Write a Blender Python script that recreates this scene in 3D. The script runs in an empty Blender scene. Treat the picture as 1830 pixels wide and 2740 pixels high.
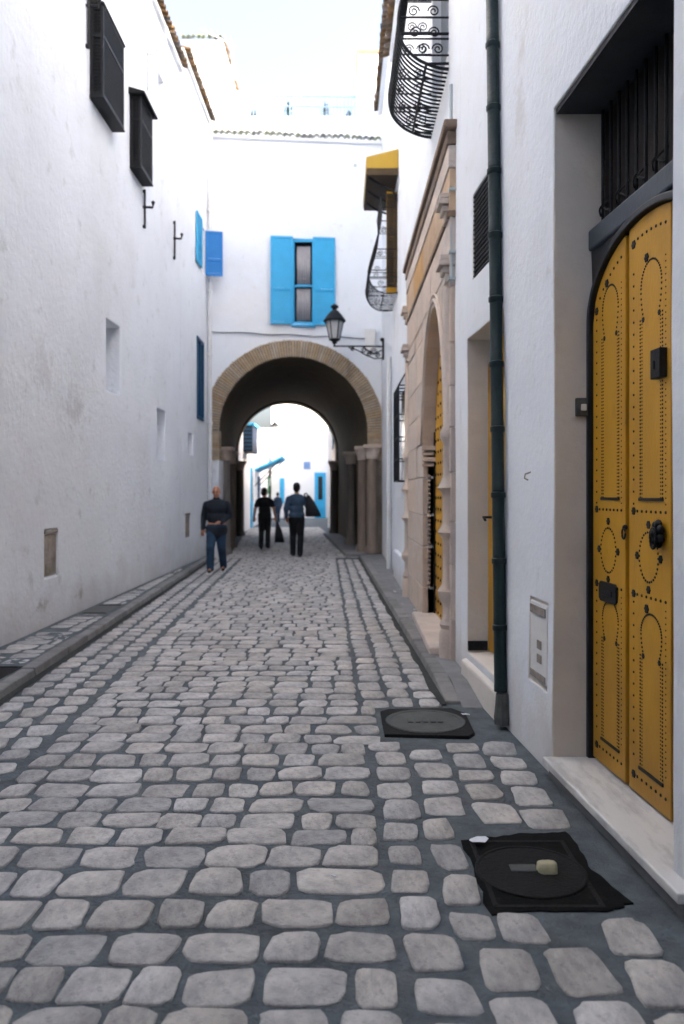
import bpy, bmesh, math, random
from mathutils import Vector, Matrix, noise

S = bpy.context.scene
COL = S.collection
R = math.radians
PI = math.pi

# ------------------------------------------------------------------ camera
cam_d = bpy.data.cameras.new("camera")
cam = bpy.data.objects.new("camera", cam_d)
COL.objects.link(cam)
CAM_H = 1.55
cam.location = (0, 0, CAM_H)
cam.rotation_euler = (R(90), 0, 0)
cam_d.sensor_fit = 'VERTICAL'
cam_d.sensor_height = 36
cam_d.sensor_width = 24
cam_d.lens = 28
cam_d.shift_y = -0.0183
cam_d.clip_start = 0.05
cam_d.clip_end = 2000
cam_d.dof.use_dof = True
cam_d.dof.focus_distance = 4.2
cam_d.dof.aperture_fstop = 2.0
S.camera = cam

# ------------------------------------------------------------------ sky, sun, exposure
SUN_EL, SUN_AZ = 25, 110          # azimuth clockwise from the street axis
W = bpy.data.worlds.new("World")
S.world = W
W.use_nodes = True
nt = W.node_tree
nt.nodes.clear()
sky = nt.nodes.new('ShaderNodeTexSky')
sky.sky_type = 'NISHITA'
sky.sun_disc = False
sky.sun_elevation = R(SUN_EL)
sky.sun_rotation = R(SUN_AZ)
sky.air_density = 0.75
sky.dust_density = 10.0
sky.ozone_density = 0.3
bg = nt.nodes.new('ShaderNodeBackground')
bg.inputs['Strength'].default_value = 0.15
wo = nt.nodes.new('ShaderNodeOutputWorld')
nt.links.new(sky.outputs[0], bg.inputs[0])
nt.links.new(bg.outputs[0], wo.inputs[0])

sun_d = bpy.data.lights.new("sun", 'SUN')
sun_d.energy = 2.8
sun_d.angle = R(0.5)
sun_d.color = (1.0, 0.95, 0.88)
sun = bpy.data.objects.new("sun", sun_d)
COL.objects.link(sun)
sv = Vector((math.sin(R(SUN_AZ)) * math.cos(R(SUN_EL)), math.cos(R(SUN_AZ)) * math.cos(R(SUN_EL)), math.sin(R(SUN_EL))))
sun.rotation_euler = sv.to_track_quat('Z', 'Y').to_euler()
sun.location = (0, -5, 40)

S.view_settings.view_transform = 'Standard'
S.view_settings.look = 'None'
S.view_settings.gamma = 1
S.view_settings.use_curve_mapping = False
S.view_settings.exposure = 2.9
S.render.engine = 'CYCLES'
S.cycles.use_denoising = True
S.cycles.max_bounces = 8
S.cycles.diffuse_bounces = 6
S.cycles.sample_clamp_indirect = 8

rnd = random.Random(11)

# ------------------------------------------------------------------ materials
def mat(name, col, rough=0.8, var=0.15, scale=6.0, bump=0.0, bscale=40.0, col2=None, metal=0.0,
        stain=None, stain_scale=0.7, stain_amt=0.5, island=0.0, spec=0.3, stretch=(1, 1, 1), detail=6.0, patches=None, foot=None):
    m = bpy.data.materials.new(name)
    m.use_nodes = True
    n = m.node_tree
    N, L = n.nodes, n.links
    b = N['Principled BSDF']
    b.inputs['Roughness'].default_value = rough
    b.inputs['Metallic'].default_value = metal
    b.inputs['Specular IOR Level'].default_value = spec
    tc = N.new('ShaderNodeTexCoord')
    mp = N.new('ShaderNodeMapping')
    mp.inputs['Scale'].default_value = stretch
    L.new(tc.outputs['Object'], mp.inputs[0])
    no = N.new('ShaderNodeTexNoise')
    no.inputs['Scale'].default_value = scale
    no.inputs['Detail'].default_value = detail
    no.inputs['Roughness'].default_value = 0.62
    L.new(mp.outputs[0], no.inputs['Vector'])
    r = N.new('ShaderNodeMapRange')
    r.inputs[1].default_value = 0.3
    r.inputs[2].default_value = 0.7
    L.new(no.outputs['Fac'], r.inputs[0])
    mx = N.new('ShaderNodeMix')
    mx.data_type = 'RGBA'
    c2 = col2 if col2 else tuple(c * (1 - var) for c in col)
    mx.inputs[6].default_value = (*c2, 1)
    mx.inputs[7].default_value = (*col, 1)
    L.new(r.outputs[0], mx.inputs[0])
    out = mx.outputs[2]
    if stain:
        for k, (sc, col_s, amt, lo, hi) in enumerate(stain):
            s = N.new('ShaderNodeTexNoise')
            s.inputs['Scale'].default_value = sc
            s.inputs['Detail'].default_value = 8
            s.inputs['Roughness'].default_value = 0.68
            mp2 = N.new('ShaderNodeMapping')
            mp2.inputs['Location'].default_value = (3.1 * k + 1.7, 5.3 * k, 1.1 * k)
            mp2.inputs['Scale'].default_value = stretch
            L.new(tc.outputs['Object'], mp2.inputs[0])
            L.new(mp2.outputs[0], s.inputs['Vector'])
            r2 = N.new('ShaderNodeMapRange')
            r2.inputs[1].default_value = lo
            r2.inputs[2].default_value = hi
            r2.inputs[4].default_value = amt
            L.new(s.outputs['Fac'], r2.inputs[0])
            m2 = N.new('ShaderNodeMix')
            m2.data_type = 'RGBA'
            m2.inputs[7].default_value = (*col_s, 1)
            L.new(r2.outputs[0], m2.inputs[0])
            L.new(out, m2.inputs[6])
            out = m2.outputs[2]
    for k, (cen, rad, col_s, amt, sc) in enumerate(patches or []):
        sb = N.new('ShaderNodeVectorMath'); sb.operation = 'SUBTRACT'
        L.new(tc.outputs['Object'], sb.inputs[0]); sb.inputs[1].default_value = cen
        dv = N.new('ShaderNodeVectorMath'); dv.operation = 'DIVIDE'
        L.new(sb.outputs[0], dv.inputs[0]); dv.inputs[1].default_value = rad
        ln = N.new('ShaderNodeVectorMath'); ln.operation = 'LENGTH'
        L.new(dv.outputs[0], ln.inputs[0])
        nz = N.new('ShaderNodeTexNoise'); nz.inputs['Scale'].default_value = sc; nz.inputs['Detail'].default_value = 9; nz.inputs['Roughness'].default_value = .7
        L.new(tc.outputs['Object'], nz.inputs['Vector'])
        sm = N.new('ShaderNodeMath'); sm.operation = 'MULTIPLY_ADD'; sm.inputs[1].default_value = 3.2
        L.new(nz.outputs['Fac'], sm.inputs[0]); 
        ng = N.new('ShaderNodeMath'); ng.operation = 'MULTIPLY'; ng.inputs[1].default_value = -1
        L.new(ln.outputs['Value'], ng.inputs[0]); L.new(ng.outputs[0], sm.inputs[2])
        r3 = N.new('ShaderNodeMapRange'); r3.inputs[1].default_value = .95; r3.inputs[2].default_value = 1.5; r3.inputs[4].default_value = amt
        L.new(sm.outputs[0], r3.inputs[0])
        m3 = N.new('ShaderNodeMix'); m3.data_type = 'RGBA'; m3.inputs[7].default_value = (*col_s, 1)
        L.new(r3.outputs[0], m3.inputs[0]); L.new(out, m3.inputs[6]); out = m3.outputs[2]
    if foot:
        sp = N.new('ShaderNodeSeparateXYZ'); L.new(tc.outputs['Object'], sp.inputs[0])
        nz = N.new('ShaderNodeTexNoise'); nz.inputs['Scale'].default_value = 3; nz.inputs['Detail'].default_value = 8
        L.new(tc.outputs['Object'], nz.inputs['Vector'])
        sm = N.new('ShaderNodeMath'); sm.operation = 'MULTIPLY_ADD'; sm.inputs[1].default_value = -1.0
        L.new(nz.outputs['Fac'], sm.inputs[0]); L.new(sp.outputs['Z'], sm.inputs[2])
        r3 = N.new('ShaderNodeMapRange'); r3.inputs[1].default_value = foot[1] - .5; r3.inputs[2].default_value = -.5; r3.inputs[4].default_value = foot[2]
        L.new(sm.outputs[0], r3.inputs[0])
        m3 = N.new('ShaderNodeMix'); m3.data_type = 'RGBA'; m3.inputs[7].default_value = (*foot[0], 1)
        L.new(r3.outputs[0], m3.inputs[0]); L.new(out, m3.inputs[6]); out = m3.outputs[2]
    if island:
        g = N.new('ShaderNodeNewGeometry')
        oi = N.new('ShaderNodeObjectInfo')
        ad = N.new('ShaderNodeMath')
        ad.operation = 'ADD'
        L.new(g.outputs['Random Per Island'], ad.inputs[0])
        L.new(oi.outputs['Random'], ad.inputs[1])
        fr = N.new('ShaderNodeMath')
        fr.operation = 'FRACT'
        L.new(ad.outputs[0], fr.inputs[0])
        mr = N.new('ShaderNodeMapRange')
        mr.inputs[3].default_value = 1 - island
        mr.inputs[4].default_value = 1 + island
        L.new(fr.outputs[0], mr.inputs[0])
        hs = N.new('ShaderNodeHueSaturation')
        L.new(mr.outputs[0], hs.inputs['Value'])
        mul = N.new('ShaderNodeMath')
        mul.operation = 'MULTIPLY'
        mul.inputs[1].default_value = 7.31
        L.new(fr.outputs[0], mul.inputs[0])
        f2 = N.new('ShaderNodeMath')
        f2.operation = 'FRACT'
        L.new(mul.outputs[0], f2.inputs[0])
        sr = N.new('ShaderNodeMapRange')
        sr.inputs[3].default_value = 1 - min(.5, island * 2.5)
        sr.inputs[4].default_value = 1 + min(.5, island * 2.5)
        L.new(f2.outputs[0], sr.inputs[0])
        L.new(sr.outputs[0], hs.inputs['Saturation'])
        L.new(out, hs.inputs['Color'])
        out = hs.outputs[0]
    L.new(out, b.inputs['Base Color'])
    if bump:
        bn = N.new('ShaderNodeTexNoise')
        bn.inputs['Scale'].default_value = bscale
        bn.inputs['Detail'].default_value = 8
        bn.inputs['Roughness'].default_value = 0.6
        L.new(mp.outputs[0], bn.inputs['Vector'])
        bp = N.new('ShaderNodeBump')
        bp.inputs['Strength'].default_value = bump
        bp.inputs['Distance'].default_value = 0.02
        L.new(bn.outputs['Fac'], bp.inputs['Height'])
        L.new(bp.outputs[0], b.inputs['Normal'])
    return m

M = {}
M['plaster'] = mat('plaster', (0.765, 0.795, 0.84), 0.9, 0.05, 1.6, 0.35, 22, foot=((.50, .46, .42), .45, .55),
                   patches=[((1.06, 5.0, 4.0), (.6, .25, .7), (.55, .52, .5), .45, 5)],
                   stain=[(0.55, (0.62, 0.62, 0.62), 0.5, 0.5, 0.72), (5.0, (0.50, 0.50, 0.49), 0.45, 0.6, 0.72), (0.35, (0.70, 0.66, 0.60), 0.5, 0.52, 0.75)])
M['plaster_old'] = mat('plaster_old', (0.76, 0.79, 0.835), 0.9, 0.06, 1.3, 0.6, 14, foot=((.46, .43, .40), .6, .5),
                   patches=[((-3.25, 9.7, 2.6), (.6, .6, .45), (.50, .51, .52), .7, 7), ((-3.25, 8.7, 2.9), (.6, .7, .5), (.55, .56, .57), .6, 9), ((-3.25, 9.9, .3), (.5, .25, .12), (.30, .29, .28), .8, 8), ((-3.25, 8.6, .33), (.5, .3, .13), (.28, .27, .27), .8, 6)],
                   stain=[(0.5, (0.60, 0.61, 0.62), 0.55, 0.48, 0.7), (3.2, (0.47, 0.48, 0.48), 0.6, 0.58, 0.70), (9.0, (0.40, 0.40, 0.39), 0.5, 0.66, 0.74)])
M['plaster_far'] = mat('plaster_far', (0.82, 0.82, 0.82), 0.9, 0.04, 1.5, 0.2, 20)
M['reveal'] = mat('reveal', (0.72, 0.67, 0.61), 0.9, 0.12, 2.5, 0.3, 25, stain=[(1.4, (0.40, 0.35, 0.29), 0.5, 0.52, 0.75)])
M['stone_tan'] = mat('stone_tan', (0.48, 0.375, 0.265), 0.9, 0.3, 9, 0.7, 45, island=0.1, stain=[(3, (.20, .15, .10), .5, .5, .7)])
M['stone_pink'] = mat('stone_pink', (0.60, 0.50, 0.425), 0.85, 0.2, 5, 0.5, 40, island=0.07, stain=[(2.0, (0.36, 0.30, 0.25), 0.55, 0.55, 0.75)])
M['stone_orange'] = mat('stone_orange', (0.50, 0.33, 0.19), 0.85, 0.25, 5, 0.5, 40, island=0.1)
M['arch_mortar'] = mat('arch_mortar', (0.20, 0.155, 0.11), 0.95, 0.3, 12, 0.4, 50)
M['stone_brown'] = mat('stone_brown', (0.25, 0.18, 0.135), 0.9, 0.35, 6, 0.6, 40, island=0.1)
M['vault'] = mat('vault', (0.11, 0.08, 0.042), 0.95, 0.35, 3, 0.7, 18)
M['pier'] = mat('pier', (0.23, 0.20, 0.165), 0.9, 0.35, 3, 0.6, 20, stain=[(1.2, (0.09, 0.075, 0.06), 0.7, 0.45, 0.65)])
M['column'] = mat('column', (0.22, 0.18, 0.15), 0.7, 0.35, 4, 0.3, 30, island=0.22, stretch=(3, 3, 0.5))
M['cobble'] = mat('cobble', (0.54, 0.52, 0.49), 0.6, 0.3, 14, 0.7, 45, island=0.2, spec=0.4,
                  stain=[(7.0, (0.22, 0.21, 0.205), 0.8, 0.46, 0.68), (26.0, (0.20, 0.19, 0.185), 0.7, 0.55, 0.70)])
M['mortar'] = mat('mortar', (0.14, 0.163, 0.175), 0.85, 0.45, 9, 1.0, 50, stain=[(1.1, (0.05, 0.052, 0.045), 0.6, 0.5, 0.75), (2.5, (0.16, 0.165, 0.165), 0.5, 0.55, 0.75)])
M['gutter'] = mat('gutter', (0.035, 0.038, 0.033), 0.7, 0.5, 8, 0.8, 40)
M['concrete'] = mat('concrete', (0.24, 0.24, 0.245), 0.9, 0.3, 4, 0.4, 50, stain=[(2.0, (0.12, 0.12, 0.115), 0.6, 0.5, 0.7)])
M['kerb'] = mat('kerb', (0.25, 0.245, 0.24), 0.85, 0.3, 6, 0.5, 40, stain=[(4, (0.10, 0.105, 0.095), 0.7, 0.5, 0.7)], island=0.12)
M['marble'] = mat('marble', (0.66, 0.65, 0.63), 0.4, 0.1, 2, 0.05, 30, stain=[(2.6, (0.34, 0.34, 0.34), 0.7, 0.5, 0.62)], stretch=(2.5, 0.6, 1))
M['iron'] = mat('iron', (0.010, 0.011, 0.013), 0.55, 0.3, 20, 0.15, 80, spec=.25)
M['tar'] = mat('tar', (0.007, 0.007, 0.0065), 0.9, 0.6, 14, 0.35, 60, stain=[(9, (.06, .062, .06), .7, .6, .75)], spec=.15)
M['iron_cover'] = mat('iron_cover', (0.009, 0.009, 0.0085), 0.75, 0.4, 12, 0.4, 70, metal=0.2)
M['cover_grey'] = mat('cover_grey', (0.10, 0.105, 0.10), 0.75, 0.35, 10, 0.4, 60)
M['yellow'] = mat('yellow', (0.56, 0.285, 0.014), 0.5, 0.2, 3, 0.15, 60, stain=[(1.6, (0.40, 0.17, 0.012), 0.55, 0.5, 0.75), (12, (0.30, 0.15, 0.03), 0.6, 0.60, 0.72), (0.9, (0.66, 0.37, 0.06), 0.6, 0.5, 0.7), (30, (0.68, 0.45, 0.16), 0.5, 0.68, 0.76)], spec=0.35, stretch=(1, 1, .35), foot=((.26, .13, .02), .9, .65))
M['yellow_bright'] = mat('yellow_bright', (0.42, 0.26, 0.025), 0.5, 0.15, 3, 0.05, 60)
M['brown_wood'] = mat('brown_wood', (0.075, 0.045, 0.018), 0.6, 0.4, 5, 0.2, 60, stretch=(1, 4, 1))
M['seam_brown'] = mat('seam_brown', (0.16, 0.05, 0.012), 0.6, 0.3, 5)
M['dark_frame'] = mat('dark_frame', (0.010, 0.012, 0.016), 0.4, 0.3, 6, 0.05, 40, spec=0.4)
M['dark_wood'] = mat('dark_wood', (0.014, 0.008, 0.006), 0.7, 0.4, 6, 0.2, 40)
M['lintel_shade_tone'] = mat('lintel_shade_tone', (0.045, 0.05, 0.055), 0.8, 0.3, 5, 0.2, 40)  # dark tone that stands in for shade under the door lintel
M['beam'] = mat('beam', (0.05, 0.065, 0.085), 0.45, 0.25, 5, 0.1, 40)
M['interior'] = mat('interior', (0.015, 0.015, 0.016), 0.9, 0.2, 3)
M['blue'] = mat('blue', (0.04, 0.41, 0.72), 0.5, 0.14, 4, 0.06, 50, spec=0.35)
M['blue_deep'] = mat('blue_deep', (0.02, 0.22, 0.60), 0.5, 0.15, 4, 0.05, 50)
M['blue_dark'] = mat('blue_dark', (0.012, 0.07, 0.15), 0.5, 0.25, 4, 0.05, 50)
M['blue_pale'] = mat('blue_pale', (0.42, 0.58, 0.74), 0.6, 0.15, 4)
M['navy_box'] = mat('navy_box', (0.01, 0.018, 0.04), 0.6, 0.25, 4)
M['teal_pipe'] = mat('teal_pipe', (0.008, 0.026, 0.028), 0.4, 0.4, 3, 0.3, 30, spec=0.35, stain=[(14, (0.30, 0.32, 0.30), 0.6, 0.7, 0.78)])
M['white_pipe'] = mat('white_pipe', (0.70, 0.71, 0.72), 0.6, 0.1, 3, stain=[(1.2, (0.45, 0.40, 0.34), 0.6, 0.52, 0.72)])
M['grey_pipe'] = mat('grey_pipe', (0.45, 0.50, 0.50), 0.6, 0.15, 3)
M['tile_brown'] = mat('tile_brown', (0.17, 0.12, 0.08), 0.8, 0.5, 7, 0.3, 40, island=0.3)
M['tile_green'] = mat('tile_green', (0.09, 0.16, 0.09), 0.45, 0.5, 9, 0.2, 40, island=0.35, col2=(0.24, 0.20, 0.11))
M['curtain'] = mat('curtain', (0.42, 0.40, 0.41), 0.9, 0.3, 14, 0.0, 50, stretch=(4, 1, 0.3))
M['glass'] = mat('glass', (0.035, 0.038, 0.042), 0.12, 0.2, 3, spec=0.6)
M['lamp_glass'] = mat('lamp_glass', (0.46, 0.46, 0.46), 0.2, 0.08, 5, spec=0.5)
M['panel_brown'] = mat('panel_brown', (0.36, 0.315, 0.28), 0.8, 0.35, 9, 0.4, 40, stain=[(7, (0.18, 0.14, 0.11), 0.7, 0.5, 0.65)])
M['panel_white'] = mat('panel_white', (0.70, 0.70, 0.69), 0.7, 0.1, 5, 0.2, 40)
M['panel_dirt'] = mat('panel_dirt', (0.30, 0.27, 0.23), 0.8, 0.35, 9, 0.4, 40)
M['terracotta'] = mat('terracotta', (0.36, 0.16, 0.09), 0.8, 0.2, 5)
M['leaf'] = mat('leaf', (0.05, 0.10, 0.055), 0.6, 0.4, 12, island=0.25)
M['green_shutter'] = mat('green_shutter', (0.02, 0.16, 0.05), 0.5, 0.2, 5)
M['red_cloth'] = mat('red_cloth', (0.55, 0.03, 0.03), 0.7, 0.2, 5)
M['white_scrap'] = mat('white_scrap', (0.75, 0.77, 0.80), 0.5, 0.1, 10)
M['lump'] = mat('lump', (0.50, 0.46, 0.30), 0.8, 0.25, 20, 0.4, 60)
M['skin'] = mat('skin', (0.42, 0.20, 0.125), 0.55, 0.12, 18)
M['hair'] = mat('hair', (0.012, 0.010, 0.009), 0.6, 0.3, 40, 0.4, 90)
M['navy_jacket'] = mat('navy_jacket', (0.018, 0.024, 0.034), 0.85, 0.4, 9, 0.9, 9)
M['jeans'] = mat('jeans', (0.028, 0.065, 0.12), 0.85, 0.5, 7, 0.9, 9)
M['black_cloth'] = mat('black_cloth', (0.012, 0.012, 0.014), 0.85, 0.3, 9, 0.4, 30)
M['blue_shirt'] = mat('blue_shirt', (0.045, 0.08, 0.13), 0.85, 0.3, 9, 0.9, 9)
M['shoe'] = mat('shoe', (0.02, 0.02, 0.022), 0.5, 0.2, 9)
M['sole'] = mat('sole', (0.75, 0.75, 0.73), 0.6, 0.1, 9)
M['bag'] = mat('bag', (0.014, 0.014, 0.017), 0.6, 0.3, 9, 0.3, 20)
M['ground'] = mat('ground', (0.22, 0.215, 0.205), 0.9, 0.3, 2, 0.3, 30)
M['sign_blue'] = mat('sign_blue', (0.35, 0.42, 0.55), 0.5, 0.1, 6)

# ------------------------------------------------------------------ mesh builder
class MB:
    def __init__(s):
        s.v, s.f, s.m, s.c = [], [], [], {}
    def vert(s, p, shared=False):
        if shared:
            k = (round(p[0], 4), round(p[1], 4), round(p[2], 4))
            if k in s.c:
                return s.c[k]
            s.c[k] = len(s.v)
        s.v.append(tuple(p))
        return len(s.v) - 1
    def face(s, idx, mi=0):
        s.f.append(tuple(idx)); s.m.append(mi)
    def poly(s, pts, mi=0, shared=False):
        idx = [s.vert(p, shared) for p in pts]
        if len(set(idx)) > 2:
            s.face(idx, mi)
    def hexa(s, p, mi=0):       # p: 8 points, bottom 4 then top 4
        i = [s.vert(q) for q in p]
        for q in ((3, 2, 1, 0), (4, 5, 6, 7), (0, 1, 5, 4), (1, 2, 6, 5), (2, 3, 7, 6), (3, 0, 4, 7)):
            s.face([i[k] for k in q], mi)
    def box(s, a, b, mi=0):
        x0, y0, z0 = a; x1, y1, z1 = b
        s.hexa([(x0, y0, z0), (x1, y0, z0), (x1, y1, z0), (x0, y1, z0), (x0, y0, z1), (x1, y0, z1), (x1, y1, z1), (x0, y1, z1)], mi)
    def prism(s, loop, fn, d0, d1, mi=0):   # loop of (a,b); fn(a,b,d)->xyz
        A = [s.vert(fn(a, b, d0)) for a, b in loop]
        B = [s.vert(fn(a, b, d1)) for a, b in loop]
        s.face(A[::-1], mi); s.face(B, mi)
        n = len(loop)
        for k in range(n):
            s.face((A[k], A[(k + 1) % n], B[(k + 1) % n], B[k]), mi)
    def strip(s, inner, outer, fn, d0, d1, mi=0):   # band between two open polylines
        n = len(inner)
        I0 = [s.vert(fn(*p, d0)) for p in inner]; I1 = [s.vert(fn(*p, d1)) for p in inner]
        O0 = [s.vert(fn(*p, d0)) for p in outer]; O1 = [s.vert(fn(*p, d1)) for p in outer]
        for k in range(n - 1):
            s.face((I1[k], I1[k + 1], O1[k + 1], O1[k]), mi)
            s.face((I0[k], O0[k], O0[k + 1], I0[k + 1]), mi)
            s.face((I0[k], I0[k + 1], I1[k + 1], I1[k]), mi)
            s.face((O0[k], O1[k], O1[k + 1], O0[k + 1]), mi)
        s.face((I0[0], I1[0], O1[0], O0[0]), mi); s.face((I0[-1], O0[-1], O1[-1], I1[-1]), mi)
    def tube(s, path, r, n=6, mi=0, closed=False):
        P = [Vector(p) for p in path]
        m = len(P)
        rings = []
        up = Vector((0.13, 0.27, 0.95)).normalized()
        for k in range(m):
            if closed:
                t = P[(k + 1) % m] - P[k - 1]
            else:
                t = P[min(k + 1, m - 1)] - P[max(k - 1, 0)]
            t.normalize()
            a = t.cross(up)
            if a.length < 0.05:
                a = t.cross(Vector((1, 0, 0)))
            a.normalize()
            b = t.cross(a)
            rr = r[k] if isinstance(r, (list, tuple)) else r
            rings.append([s.vert(P[k] + (a * math.cos(2 * PI * j / n) + b * math.sin(2 * PI * j / n)) * rr) for j in range(n)])
        for k in range(m if closed else m - 1):
            A, B = rings[k], rings[(k + 1) % m]
            for j in range(n):
                s.face((A[j], A[(j + 1) % n], B[(j + 1) % n], B[j]), mi)
        if not closed:
            s.face(rings[0][::-1], mi); s.face(rings[-1], mi)
    def lathe(s, prof, c, n=12, mi=0, ang0=0.0, axis=None):
        rings = []
        for r, z in prof:
            ring = []
            for j in range(n):
                a = ang0 + 2 * PI * j / n
                p = Vector((r * math.cos(a), r * math.sin(a), z))
                if axis is not None:
                    p = axis @ p
                ring.append(s.vert(Vector(c) + p))
            rings.append(ring)
        for A, B in zip(rings, rings[1:]):
            for j in range(n):
                s.face((A[j], A[(j + 1) % n], B[(j + 1) % n], B[j]), mi)
        s.face(rings[0][::-1], mi); s.face(rings[-1], mi)
    def ball(s, c, r, n=8, m=6, mi=0):
        rx, ry, rz = r if isinstance(r, (tuple, list)) else (r, r, r)
        top = s.vert((c[0], c[1], c[2] + rz)); bot = s.vert((c[0], c[1], c[2] - rz))
        rings = []
        for i in range(1, m):
            t = PI * i / m
            rings.append([s.vert((c[0] + rx * math.sin(t) * math.cos(2 * PI * j / n), c[1] + ry * math.sin(t) * math.sin(2 * PI * j / n), c[2] + rz * math.cos(t))) for j in range(n)])
        for j in range(n):
            s.face((top, rings[0][j], rings[0][(j + 1) % n]), mi)
            s.face((bot, rings[-1][(j + 1) % n], rings[-1][j]), mi)
        for A, B in zip(rings, rings[1:]):
            for j in range(n):
                s.face((A[j], B[j], B[(j + 1) % n], A[(j + 1) % n]), mi)
    def mesh(s, name, mats, smooth=False):
        me = bpy.data.meshes.new(name)
        me.from_pydata(s.v, [], s.f)
        if not isinstance(mats, (list, tuple)):
            mats = [mats]
        for m in mats:
            me.materials.append(m)
        me.polygons.foreach_set('material_index', s.m)
        bm = bmesh.new(); bm.from_mesh(me)
        bmesh.ops.recalc_face_normals(bm, faces=bm.faces)
        bm.to_mesh(me); bm.free()
        if smooth:
            me.polygons.foreach_set('use_smooth', [True] * len(me.polygons))
        me.update()
        return me
    def build(s, name, mats, parent=None, smooth=False, bevel=0, seg=2, autosmooth=None):
        o = link(name, s.mesh(name, mats, smooth), parent)
        if bevel:
            b = o.modifiers.new('bevel', 'BEVEL')
            b.width = bevel; b.segments = seg; b.limit_method = 'ANGLE'; b.angle_limit = R(40)
        if autosmooth:
            smooth_by_angle(o.data, autosmooth)
        return o

def smooth_by_angle(me, ang):
    bm = bmesh.new(); bm.from_mesh(me)
    for f in bm.faces:
        f.smooth = True
    for e in bm.edges:
        if len(e.link_faces) == 2 and e.calc_face_angle(0) > R(ang):
            e.smooth = False
    bm.to_mesh(me); bm.free()

def link(name, data, parent=None):
    o = bpy.data.objects.new(name, data)
    COL.objects.link(o)
    if parent:
        o.parent = parent
        o.matrix_parent_inverse = Matrix.Identity(4)
        # children are modelled in world space: undo the parent's placement
        mw = world_of(parent)
        o.matrix_parent_inverse = mw.inverted()
    return o

def world_of(o):
    m = Matrix.LocRotScale(o.location, o.rotation_euler, o.scale)
    if o.parent:
        return world_of(o.parent) @ o.matrix_parent_inverse @ m
    return m

def tag(o, label=None, cat=None, group=None, kind=None):
    if label: o['label'] = label
    if cat: o['category'] = cat
    if group: o['group'] = group
    if kind: o['kind'] = kind
    return o

def thing(name, label, cat, loc=(0, 0, 0), group=None):
    o = bpy.data.objects.new(name, None)
    o.empty_display_size = 0.2
    COL.objects.link(o)
    o.location = loc
    return tag(o, label, cat, group)

# ------------------------------------------------------------------ street geometry (metres; y runs up the street)
def XL(y): return -3.33 + 0.0077 * y                       # left house front
def XR(y):                                                 # right house fronts
    return 1.155 - 0.0734 * (y - 4.44) if y < 6.6 else 0.9965 - 0.0022 * (y - 6.6)
def KL(y): return -2.29 - 0.0406 * y                       # left kerb
def KR(y): return 0.90 - 0.0256 * y                        # right kerb
def SL(y): return KL(y) + 0.66                             # border seams in the paving
def SR(y): return 0.25 - 0.02 * y
PAVE = 0.08
def TC(y): return -1.154 - 0.086 * (y - 19.15)             # centre of the vaulted passage
def FY(x): return 18.95 + (x + 3.19) * 0.0966              # front of the arch house

def wob(u, z, k=0.0, a=0.012):
    return a * (noise.noise((u * 0.55 + k, z * 0.55, k * 3.1)) + 0.5 * noise.noise((u * 1.7 + k, z * 1.7, 4.2)))

def wall_mesh(P, u0, u1, z0, z1, holes, back, step=0.6, open_back=False):
    """Solid wall front with recesses. P(u,z,d) -> xyz, d into the wall. holes: (ua,ub,za,zb,depth)."""
    mb = MB()
    us = {u0, u1}; zs = {z0, z1}
    for h in holes:
        us |= {h[0], h[1]}; zs |= {h[2], h[3]}
    def fill(vals):
        v = sorted(vals); out = [v[0]]
        for a, b in zip(v, v[1:]):
            n = max(1, int((b - a) / step))
            out += [a + (b - a) * k / n for k in range(1, n + 1)]
        return out
    U, Z = fill(us), fill(zs)
    def inside(uc, zc):
        for h in holes:
            if h[0] < uc < h[1] and h[2] < zc < h[3]:
                return h
        return None
    for a, b in zip(U, U[1:]):
        for c, d in zip(Z, Z[1:]):
            h = inside((a + b) / 2, (c + d) / 2)
            dep = h[4] if h else 0
            mb.poly([P(a, c, dep), P(b, c, dep), P(b, d, dep), P(a, d, dep)], 1 if h else 0, True)
    for h in holes:
        ua, ub, za, zb, dep = h[:5]
        uu = [u for u in U if ua - 1e-6 <= u <= ub + 1e-6]
        zz = [z for z in Z if za - 1e-6 <= z <= zb + 1e-6]
        for a, b in zip(uu, uu[1:]):
            for z in (za, zb):
                mb.poly([P(a, z, 0), P(b, z, 0), P(b, z, dep), P(a, z, dep)], 1, True)
        for a, b in zip(zz, zz[1:]):
            for u in (ua, ub):
                mb.poly([P(u, a, 0), P(u, b, 0), P(u, b, dep), P(u, a, dep)], 1, True)
    mb.poly([P(u, z1, 0) for u in U] + [P(u1, z1, back), P(u0, z1, back)], 0, True)
    mb.poly([P(u, z0, 0) for u in U] + [P(u1, z0, back), P(u0, z0, back)], 0, True)
    mb.poly([P(u0, z, 0) for z in Z] + [P(u0, z1, back), P(u0, z0, back)], 0, True)
    mb.poly([P(u1, z, 0) for z in Z] + [P(u1, z1, back), P(u1, z0, back)], 0, True)
    mb.poly([P(u0, z0, back), P(u1, z0, back), P(u1, z1, back), P(u0, z1, back)], 0, True)
    return mb

def PLf(u, z, d): return (XL(u) - d + (wob(u, z, 1) if d == 0 else 0), u, z)
def PRf(u, z, d): return (XR(u) + d - (wob(u, z, 2) if d == 0 else 0), u, z)

# ------------------------------------------------------------------ ground, road, pavements
g = MB(); g.box((-400, -400, -0.6), (400, 900, -0.03))
tag(g.build('ground', M['ground']), kind='structure')

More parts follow.
